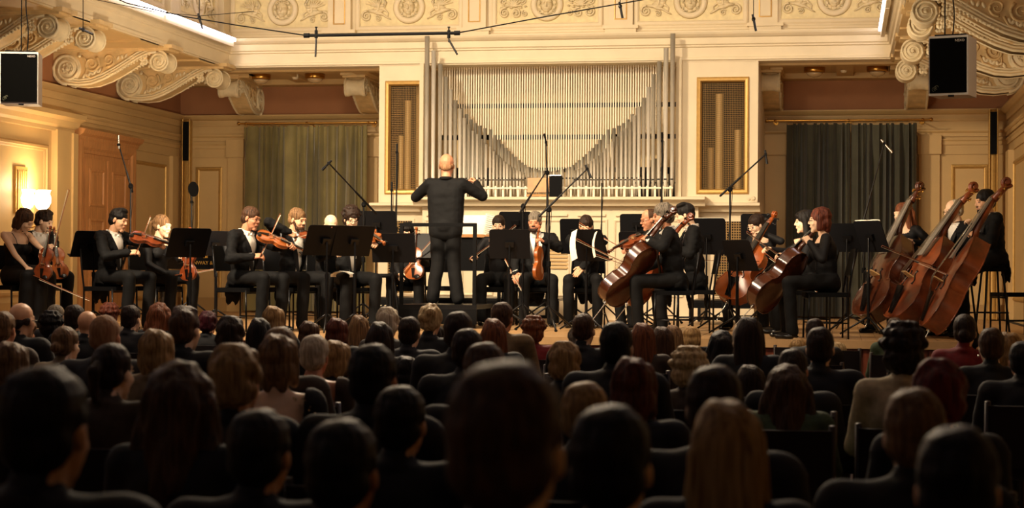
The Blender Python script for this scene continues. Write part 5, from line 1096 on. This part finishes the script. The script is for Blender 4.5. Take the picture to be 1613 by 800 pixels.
mic_stand('slim silver stand right of the boom microphone', None, (948, 288), None, None, 23.6, mic=False, r=.009); mic_stand('thin vertical stand above the grey-haired cellist', None, (1043, 222), None, None, 23.4, micdir=(0, -.2, 1))
mic_stand('boom microphone stand left of the dark right curtain', None, (1150, 298), (1206, 243), (1134, 309), 20.8, .2, micdir=(.15, -.1, -1)); mic_stand('tall boom stand with silver microphone before the dark right curtain', None, (1361, 348), (1393, 226), (1353, 374), 21.3, .3, micdir=(.75, -.2, -.9, 1), miclen=.2)
# bar of microphones hanging over the stage
b0, b1 = pix(483, 56, 19.2), pix(720, 52, 19.2); t = thing('microphone_bar', b0, label='horizontal black bar with two small microphones hanging over the stage', category='microphone bar')
G().cyl(b0, b1, .017, n=10).obj('bar', black, t, b0)
for px, dirv in ((498, (0, -.1, -1)), (707, (.6, -.1, -1))):
    c = pix(px, 55, 19.2); G().cyl(c-A(0, 0, .035), c+A(0, 0, .05), .018, n=8).cyl(c+A(0, 0, .05), c+A(0, 0, .08), .008, n=6).cyl(c+A(0, 0, .078), c+A(0, 0, .088), .016, n=8).obj('clamp', black, t, b0)
    m0 = c-A(0, 0, .05); m1 = m0+nrm(A(*dirv))*.19; G().cyl(c, m0-A(0, 0, .03), .007, n=6).cyl(m0, m1, .011, n=8).obj('microphone', blackm, t, b0)
G().cyl(b0-A(.03, 0, 0), b0+A(.03, 0, 0), .026, n=10).obj('end_collar', black, t, b0); G().cyl(b1-A(.03, 0, 0), b1+A(.03, 0, 0), .026, n=10).obj('end_collar', black, t, b0)
def cable(pts, Y, lbl, r=.007): G().tube([pix(a, b, Y+c) for a, b, c in pts], r, 5).obj('cable', black, None, label=lbl, category='cable')
cable([(483, 56, 0), (375, 40, 0), (290, 26, 0), (200, 5, 0), (120, -30, 0)], 19.2, 'thin black cable running up left from the microphone bar'); cable([(720, 52, 0), (860, 26, 0), (1010, 0, 0), (1100, -20, 0)], 19.2, 'thin black cable running up right from the microphone bar')
cable([(400, 18, 0), (315, 25, 0), (250, 20, 0), (130, -5, 0)], 20.4, 'second thin cable crossing the left ceiling light', .004)
for k, (px, y0, y1, lbl, ln, dv) in enumerate(((131, -40, 47, 'small microphone hanging before the left brackets', 22, (1, 0, -.45)), (314, -20, 28, 'small microphone hanging before the left attic panel', 14, (.3, 0, -1)), (977, -30, 10, 'small microphone hanging over the organ at the top edge', 20, (.2, 0, -1)), (1187, -30, 30, 'small microphone hanging at the top right of the organ', 20, (.2, 0, -1)))):
    a_, b_ = pix(px, y0-160, 19.6), pix(px, y1, 19.6); t = thing('hanging_microphone', b_, label=lbl, category='microphone')
    G().cyl(b_, a_, .005, n=5).obj('cable', black, t, b_); d_ = nrm(A(*dv)); G().cyl(b_-d_*.05, b_+d_*.13, .013, n=8).shp(ell(b_, (.022, .022, .025), None, True)).obj('microphone', blackm, t, b_)
# ------------------------------------------------ grand piano behind the violins
pc = pix(318, 410, 22.6); t = thing('grand_piano', (pc[0], 22.6, ZS), label='closed black grand piano with gold crest behind the violins', category='piano')
lac = mat('piano_lacquer', '0a0a0b', .12, spec=.7)
G().prism([(-.75, 0), (1.9, 0), (1.95, .3), (1.2, .75), (.6, 1.25), (0, 1.45), (-.75, 1.45)], .34, (0, 0, .66)).obj('rim', lac, t); G().prism([(-.78, -.03), (1.93, -.03), (1.98, .3), (1.22, .78), (.6, 1.28), (0, 1.48), (-.78, 1.48)], .025, (0, 0, 1.0)).obj('lid', lac, t)
for x, y in ((-.6, .2), (-.6, 1.25), (1.6, .25)):
    lg_ = G().lathe([(.04, .08), (.045, .3), (.065, .6), (.07, .66)], (x, y, 0), 12).obj('leg', lac, t); G().cyl((x-.02, y, .04), (x+.02, y, .04), .04, n=12).obj('castor', brass, lg_)
ptxt = mat('gold_lettering', 'a8813c', .35, .8); Rt = np.stack([A(1, 0, 0), A(0, 0, 1), A(0, -1, 0)], 1)
g = G(); text_mesh(g, 'STEINWAY & SONS', .065, (.05, -.004, .74), Rt, .004); g.obj('lettering', ptxt, t)
g = G(); g.tube([(.05+.045*math.cos(a), -.004, .87+.05*math.sin(a)) for a in np.linspace(.9, 2*PI-1.1+PI*.3, 14)], .006, 5).tube([(.03, -.004, .93), (.02, -.004, .88), (.05, -.004, .83)], .007, 5).tube([(.07, -.004, .93), (.08, -.004, .88), (.05, -.004, .83)], .007, 5).cyl((.05, -.004, .83), (.05, -.004, .92), .005).bb(.02, .08, -.008, -.001, .805, .82); g.obj('crest', ptxt, t)
# risers at the back
for xa_, xb_, lbl in ((583, 880, 'black riser platform behind the conductor'), (1085, 1200, 'black riser platform behind the orange cello')):
    x0, x1 = pix(xa_, 475, 23.3)[0], pix(xb_, 475, 23.3)[0]; z = pix(800, 470, 23.3)[2]-ZS; t = thing('riser', (x0, 23.3, ZS), label=lbl, category='platform')
    G().bb(0, x1-x0, 0, 1.5, z-.03, z).obj('platform_top', blackm, t); G().bb(0, x1-x0, 0, .03, z-.1, z-.03).obj('edge_beam', black, t); G().bb(0, x1-x0, 0, .03, .06, .10).obj('lower_rail', black, t)
    n = max(2, int((x1-x0)/.75)+1)
    for i in range(n):
        for y in (.02, 1.45): xx = .02+(x1-x0-.04)*i/(n-1); G().bb(xx-.02, xx+.02, y, y+.04, 0, z-.03).obj('leg', blackm, t)
for px, Y, fc, lbl in ((607, 21.9, -60, 'empty black stool left of the podium'),):
    c = pix(px, 430, Y); chair(c[0], Y, fc, lbl, .62, True)
for px, Y, fc, lbl in ((1600, 20.6, 200, 'black chair at the right edge behind the double bass player'), (700, 23.0, 90, 'black chair hidden behind the conductor')):
    c = pix(px, 430, Y); chair(max(c[0], XL+.35), Y, fc, lbl)
# small white ornament on the shelf at the right
p = pix(1187, 316, 25.3); G().shp(ell(p+A(0, 0, .03), (.03, .03, .03))).shp(ell(p+A(-.06, 0, .02), (.02, .02, .02))).obj('small_ball', cream, None, label='two small white balls on the organ shelf at the right end', category='ornament')
# ------------------------------------------------ the audience (seen from behind)
def aud_body(fem, low=False):
    A0 = A(0, 0, 0); sw = .165 if fem else .195; t = .0
    P = A(0, 0, .56); N = A(0, .02, 1.0)
    def torso(t): return [ell((0, 0, .56), (.175+t, .13+t, .13+t)), ell((0, .0, .72), (.145+t, .11+t, .14+t)), ell((0, .0, .86), (.165+t, .115+t, .15+t)), cap((-sw, 0, .955), .055+t, (sw, 0, .955), .055+t), cap((-.08, 0, .94), .075+t, (.08, 0, .94), .075+t), cap((0, -.005, .98), .062+t*.6, (0, 0, 1.04), .052)]
    def arms(t): 
        o = []
        for s in (-1, 1): e = A(s*(sw+.05), .08, .70); w = A(s*.09, .33, .63); o += [cap((s*sw, 0, .95), .052+t, e, .043+t), cap(e, .043+t, w, .03+t)]
        return o
    def legs(t): return [c for s in (-1, 1) for c in (cap((s*.09, 0, .55), .085+t, (s*.11, .42, .52), .062+t), cap((s*.11, .42, .52), .06+t, (s*.12, .40, .08), .042+t))]
    V, Fq, _ = remesh(torso(-.006)+arms(-.006)+legs(-.014), .018, 3); q = Q(); q.add(V, Fq); hc_ = A(0, .035, 1.128)
    hv, hf_, hm = HEADC[fem]; q.V.append(hv+hc_); q.F.append(hf_+q.n); q.M.append(hm); q.n += len(hv)
    for s in (-1, 1): hv, hf_ = HAND[('rest', -s)]; q.add(hv+A(s*.08, .33, .635), hf_)
    body = q.mesh('body')
    V, Fq, Nn = remesh(torso(.014)+arms(.012)+([cap(A(.065*math.cos(a), .065*math.sin(a)-.005, 1.0-.015*math.sin(a)), .016, A(.065*math.cos(a+.6), .065*math.sin(a+.6)-.005, 1.0-.015*math.sin(a+.6)), .016) for a in np.arange(0, 6.2, .6)] if not low else []), .0155, 3); V = fuzz(V, Nn, .010, 9)
    if low: 
        bad = (V[:, 2] > .90-.25*np.abs(V[:, 0])) & (np.abs(V[:, 0]) < .14) & (V[:, 2] < 1.2); Fq = Fq[~bad[Fq].any(1)]
    q = Q(); q.add(V, Fq); top = q.mesh('top')
    V, Fq, Nn = remesh([ell(P, (.18, .135, .13))]+legs(.010), .02, 2); q = Q(); q.add(fuzz(V, Nn, .01, 8), Fq); tr = q.mesh('trousers')
    g = G()
    for s in (-1, 1): g.shp(cap((s*.12, .38, .04), .042, (s*.13, .55, .032), .034))
    return body, top, tr, g.mesh('shoes')
AB = {(0, 0): aud_body(0), (1, 0): aud_body(1), (1, 1): aud_body(1, True)}
HMESH = {}
def ahair(style, big):
    k = (style, big)
    if k not in HMESH:
        V, Fq = hair_t(style, .0065 if big else .0095); q = Q(); q.add(V, Fq); HMESH[k] = q.mesh('hair')
    return HMESH[k]
cloth_cols = dict(black=('0c0c10',), navy=('11141f',), grey=('3a3834',), red=('7a1218',), wine=('3a0d14',), beige=('b8a684',), green=('46563a',), brown=('3a2a1c',), cream=('c8b894',), charcoal=('1c1c20',), white=('d8d4c8',), tan=('6e583a',))
CM_ = {k: mat('cloth_'+k, v[0], .8, var=.25, scale=30, bump=.2) for k, v in cloth_cols.items()}
# (x, top y, width px, hair style, hair colour, garment, fem, turn, label)
AU = [
(30,474,37,'bald','dark','black',0,-50,'bald man with glasses in profile at the far left of the front rows'),
(2,488,40,'short','light','brown',0,0,'fair-haired head cut by the left edge in front of the bald man'),
(87,477,31,'receding','grey','charcoal',0,0,'man with a thin grey crown third from the left in the front row'),
(116,478,36,'short','dark','black',1,0,'dark-haired head just right of the thin grey crown'),
(172,479,32,'curly','red','brown',1,0,'short curly red-brown head right of the two bald men'),
(204,479,34,'short','dark','charcoal',0,-30,'short dark-haired man turned right beside the curly red-brown head'),
(250,477,43,'wavy','auburn','black',1,0,'woman with long wavy auburn hair below the ponytail violinist'),
(34,497,44,'curly','light','grey',1,-20,'person with curly light brown hair near the left edge'),
(80,492,42,'curly','black','black',1,0,'person with dark tousled hair left of the bald man'),
(136,487,34,'none','stubble','black',0,-15,'smaller bald man left of the shaved fair head'),
(163,493,50,'crop','stubble','charcoal',0,0,'man with a large shaved fair head'),
(100,512,46,'bun','light','tan',1,-35,'woman with a low light brown ponytail and silver hair tie'),
(245,517,60,'bob','blond','tan',1,0,'woman with a thick blond bob in a tan cardigan'),
(15,537,60,'bob','light','black',1,0,'light brown head at the left edge in the third row'),
(172,537,68,'pony','dark','brown',1,-40,'woman with tied dark hair turned right at the left'),
(62,570,138,'short','black','black',0,0,'very large dark head near the lower left corner'),
(280,571,130,'wavy','brown','black',1,0,'large head with long wavy brown hair at the lower left'),
(288,483,50,'quiff','brown','black',0,-30,'brown-haired man turned right right of the auburn waves'),
(327,490,34,'fluffy','burg','black',1,0,'person with burgundy dyed hair under the tilted stand'),
(362,498,54,'fluffy','dark','brown',0,0,'round dark brown head left of the black straight hair'),
(430,481,40,'bob','blond','black',1,0,'small blond-highlighted head below the bearded violinist'),
(408,499,42,'long','black','black',1,0,'person with black straight hair left of the light brown head'),
(440,512,54,'short','light','brown',0,0,'light brown head behind the bare-necked woman'),
(437,525,66,'bob','light','black',2,0,'bare-necked woman with a striped brown bob and sequinned shoulder'),
(486,505,38,'bob','brown','black',1,0,'brown bob just behind the white-haired head'),
(494,525,52,'short','white','brown',2,0,'white-haired woman with a bare back'),
(528,535,56,'bob','blond','black',1,0,'woman with a blond streaked bob right of the white-haired woman'),
(368,543,90,'fluffy','blond','black',0,-15,'large fair-grey head with a visible right ear'),
(530,500,42,'bob','red','black',1,0,'red-brown head left of the light streaked hair'),
(565,495,38,'long','light','grey',1,0,'person with light streaked hair left of the fluffy white head'),
(610,484,42,'fluffy','white','grey',1,0,'fluffy white head below the wide music stand'),
(598,505,50,'long','dark','black',1,0,'long dark brown hair in front of the fluffy white head'),
(644,497,42,'short','dark','charcoal',0,0,'short dark-haired man with broad grey shoulders below the podium'),
(677,478,44,'updo','pale','black',1,0,'woman with a pale blond pinned updo below the conductor'),
(683,508,42,'long','black','black',1,0,'long black hair in front of the pale updo'),
(721,488,50,'short','dark','black',0,0,'dark-haired head right of the pale updo'),
(735,515,56,'short','dark','black',0,0,'dark head with a broad black shoulder in front of the podium'),
(790,474,36,'short','brown','tan',0,-25,'short brown-haired man right of the podium rail'),
(777,500,48,'long','auburn','black',1,0,'long auburn hair in front of the short brown-haired man'),
(762,536,76,'short','brown','black',0,0,'brown head behind the largest head'),
(585,538,82,'short','black','black',0,0,'thick-haired dark head in the middle left'),
(640,560,50,'bob','black','wine',1,0,'person in a wine red jacket right of the thick-haired dark head'),
(628,604,95,'short','black','black',0,0,'almost black head low in the middle left'),
(840,500,42,'curly','auburn','red',1,0,'curly reddish head above a bright red top'),
(918,491,38,'crop','brown','black',0,-15,'short grey-brown cropped man at the stage edge'),
(912,514,42,'fluffy','grey','black',1,0,'greyish blond head in front of the cropped man'),
(889,538,60,'fluffy','blond','black',1,0,'tousled grey-blond head above the stage edge'),
(970,504,58,'short','black','black',0,0,'large dark head with black suit shoulders right of the middle'),
(1012,507,46,'long','auburn','brown',1,0,'long auburn hair right of the large dark head'),
(1005,538,36,'bob','brown','black',1,0,'brown head tucked behind the auburn short bob'),
(1043,513,45,'long','brown','black',1,0,'straight long brown hair right of the auburn hair'),
(997,561,86,'bob','red','black',1,0,'dark auburn short bob in the middle distance'),
(920,598,88,'short','blond','black',0,0,'low blond head right of the largest head'),
(792,560,188,'short','brown','black',0,0,'largest brown head in the middle foreground'),
(1145,625,150,'long','blond','black',1,0,'large head with straight blond hair in the right foreground'),
(1060,511,36,'long','light','black',1,0,'dark blond hair left of the small blond bob'),
(1089,513,34,'bob','blond','black',1,0,'small blond bob at the stage edge'),
(1137,521,56,'wavy','black','black',1,0,'black wavy hair left of the white short hair'),
(1180,497,52,'long','dark','black',1,0,'long dark hair behind the white short hair'),
(1171,508,44,'short','white','black',1,0,'short white-blond head before the long dark hair'),
(1085,550,64,'curly','pale','brown',1,0,'pale curly blond head right of the middle'),
(1284,500,36,'short','dark','black',1,0,'dark head behind the suited man at the right'),
(1292,513,50,'short','dark','black',0,0,'short dark-haired man in a wide black suit at the right'),
(1257,532,26,'bob','blond','black',1,0,'small blond head beside the suited man'),
(1249,547,56,'short','dark','black',0,0,'dark brown head in front of the small blond head'),
(1125,571,106,'short','dark','black',0,0,'large dark head behind the straight blond hair'),
(1182,573,56,'long','dark','black',1,0,'dark long hair between two large heads'),
(1240,575,78,'wavy','brown','green',1,0,'wavy brown hair over a green top'),
(1520,493,42,'bun','dark','red',1,-25,'woman with dark pinned hair in a red top at the right'),
(1410,499,32,'short','brown','green',1,0,'brown head below the nearest double bass'),
(1424,512,72,'curly','dark','beige',1,0,'big dark curly hair above a beige blouse'),
(1563,514,46,'short','brown','black',1,25,'short brown-haired person with an earring near the right edge'),
(1590,522,52,'bob','blond','black',1,15,'blond bob at the right edge'),
(1612,535,50,'short','black','black',0,0,'dark head cut by the right edge'),
(1318,538,32,'bob','pale','navy',1,-20,'pale blond head right of the suited man'),
(1421,552,60,'fluffy','black','black',0,0,'black-haired head in front of the big curls'),
(1480,566,95,'fluffy','dyed','black',1,0,'large head of dyed bright red hair'),
(1442,607,112,'short','light','black',0,0,'large light brown head low at the right'),
(405,640,122,'short','black','black',0,0,'nearly black head low at the left, below the fair-grey head'),
(535,655,126,'short','black','black',0,0,'nearly black head low left of the middle'),
(960,632,150,'short','black','black',0,0,'nearly black head low right of the largest head'),
(1510,665,150,'short','black','black',0,0,'nearly black head at the lower right'),
(1532,520,26,'short','black','black',1,0,'small dark head beside the red top'),
]
RW = dict(short=.172, crop=.164, bald=.165, none=.16, receding=.17, quiff=.172, fluffy=.19, curly=.205, bob=.195, long=.20, wavy=.235, pony=.168, bun=.172, updo=.19)
ppl = []
for a in AU:
    d = F*RW[a[3]]/a[2]; X = (a[0]-VPX)/F*d*.98; Y = (d+.176*X)/.984; ppl.append([min(Y, 17.0), a])
ay = np.array([p[0] for p in ppl])
def axy(y): return np.array([pix(p[1][0], p[1][1], yy)[0] for p, yy in zip(ppl, y)])
for it in range(250):
    ax = axy(ay); mv = np.zeros(len(ay))
    for i in range(len(ay)):
        dx = (ax-ax[i])/.46; dy = (ay-ay[i])/.80; q_ = dx*dx+dy*dy; q_[i] = 9
        for j in np.where(q_ < 1)[0]: s_ = np.sign(ay[i]-ay[j]) or (1 if i < j else -1); mv[i] += s_*.03
    ay = np.clip(ay+mv, 2.6, 17.35)
ch_m = {}
def aud_chair():
    t = thing('audience_chair'); cw = mat('chair_wood', '2a160c', .45, var=.2); cu = mat('chair_fabric', '16090a', .9)
    G().prism([(-.21, -.2), (.21, -.2), (.2, .22), (-.2, .22)], .05, (0, 0, .42)).obj('seat', cu, t); P = np.array([[(-.2+.05*j, -.22-.04*i/4-.02*(1-((j-4)/4)**2), .46+.08*i) for j in range(9)] for i in range(5)])
    G().grid(P).grid(P-A(0, .025, 0)).add(np.vstack([P[4], P[4]-A(0, .025, 0)]), [(j, j+1, 10+j, 9+j) for j in range(8)]).obj('backrest', cu, t)
    for s in (-1, 1): G().tube([(s*.2, -.18, 0), (s*.2, -.2, .42), (s*.2, -.25, .80)], .016, 6).obj('rear_leg', cw, t); G().cyl((s*.19, .2, 0), (s*.19, .2, .42), .016, n=6).obj('front_leg', cw, t)
    return t
AC = aud_chair(); firstc = True
for i, (p, yy) in enumerate(zip(ppl, ay)):
    px, py, w, sty, hc, gar, fem, turn, lbl = p[1]; c = pix(px, py, yy); low = fem == 2; fem = 1 if fem else 0
    s = c[2]/1.272; near = w > 60
    if i == 0: print('AUD z range', min(pix(q[1][0], q[1][1], y2)[2] for q, y2 in zip(ppl, ay)), max(pix(q[1][0], q[1][1], y2)[2] for q, y2 in zip(ppl, ay)))
    dv = A(0, 0, 0); z0 = 0.
    if s > 1.06: z0 = c[2]-1.272*1.06; s = 1.06
    if s < .90: z0 = c[2]-1.272*.90; s = .90
    z0 = 0. if abs(z0) < .001 else z0
    rt = thing('person', (c[0], yy, 0), math.radians(turn*.25), label=lbl, category='person', group='seated audience'); 
    zs = c[2]/1.272; rt.scale = (s, s, zs)
    body, top, tr, sh = AB[(fem, 1 if low else 0)]
    def part(me, n, m):
        o = bpy.data.objects.new(n, me); C.objects.link(o); o.parent = rt
        ms = m if isinstance(m, (list, tuple)) else [m]
        while len(me.materials) < len(ms): me.materials.append(None)
        for k, mm in enumerate(ms): o.material_slots[k].link = 'OBJECT'; o.material_slots[k].material = mm
        return o
    sk_ = [skin, skin3, skin2][i % 3]
    part(body, 'body', [sk_, eyem, lipm]); part(top, 'top', CM_[gar]); part(tr, 'trousers', CM_['black']); part(sh, 'shoes', shoem)
    if sty != 'none':
        h = part(ahair(sty, near), 'hair', H[hc]); h.location = (0, .035, 1.128)
    if px == 437:
        g = G()
        for k in range(26): g.box((.10+.008*k*.8+random.uniform(-.02, .02), -.05-.03*math.sin(k), .985-.008*k*.6+random.uniform(-.01, .03)-.0), (.007, .004, .007))
        g.obj('sequins', chrome, rt, None, kind='stuff')
    if px in (30, 1520): 
        g = G(); g.tube([(s2*.053+.0, .13, 1.136) for s2 in (-1, 1)], .003, 5).tube([(.055, .13, 1.136), (.08, .03, 1.136)], .003, 5).tube([(-.055, .13, 1.136), (-.08, .03, 1.136)], .003, 5); g.obj('glasses', blackm, rt)
    if px == 100: G().tube([(.03*math.cos(a), -.085, 1.12+.03*math.sin(a)) for a in np.linspace(0, 2*PI, 13)], .006, 6).obj('hair_tie', chrome, rt)
    if px == 1563: G().shp(ell((-.078, .03, 1.085), (.006, .006, .008), None, True)).obj('earring', chrome, rt)
    cc = AC if firstc else dup(AC); firstc = False; cc.location = (c[0], yy, 0); cc.rotation_euler = (0, 0, 0)
    tag(cc, label=' '.join(('dark chair under the '+lbl).split()[:16]), category='chair', group='audience chairs')
bpy.data.scenes.remove(TS)
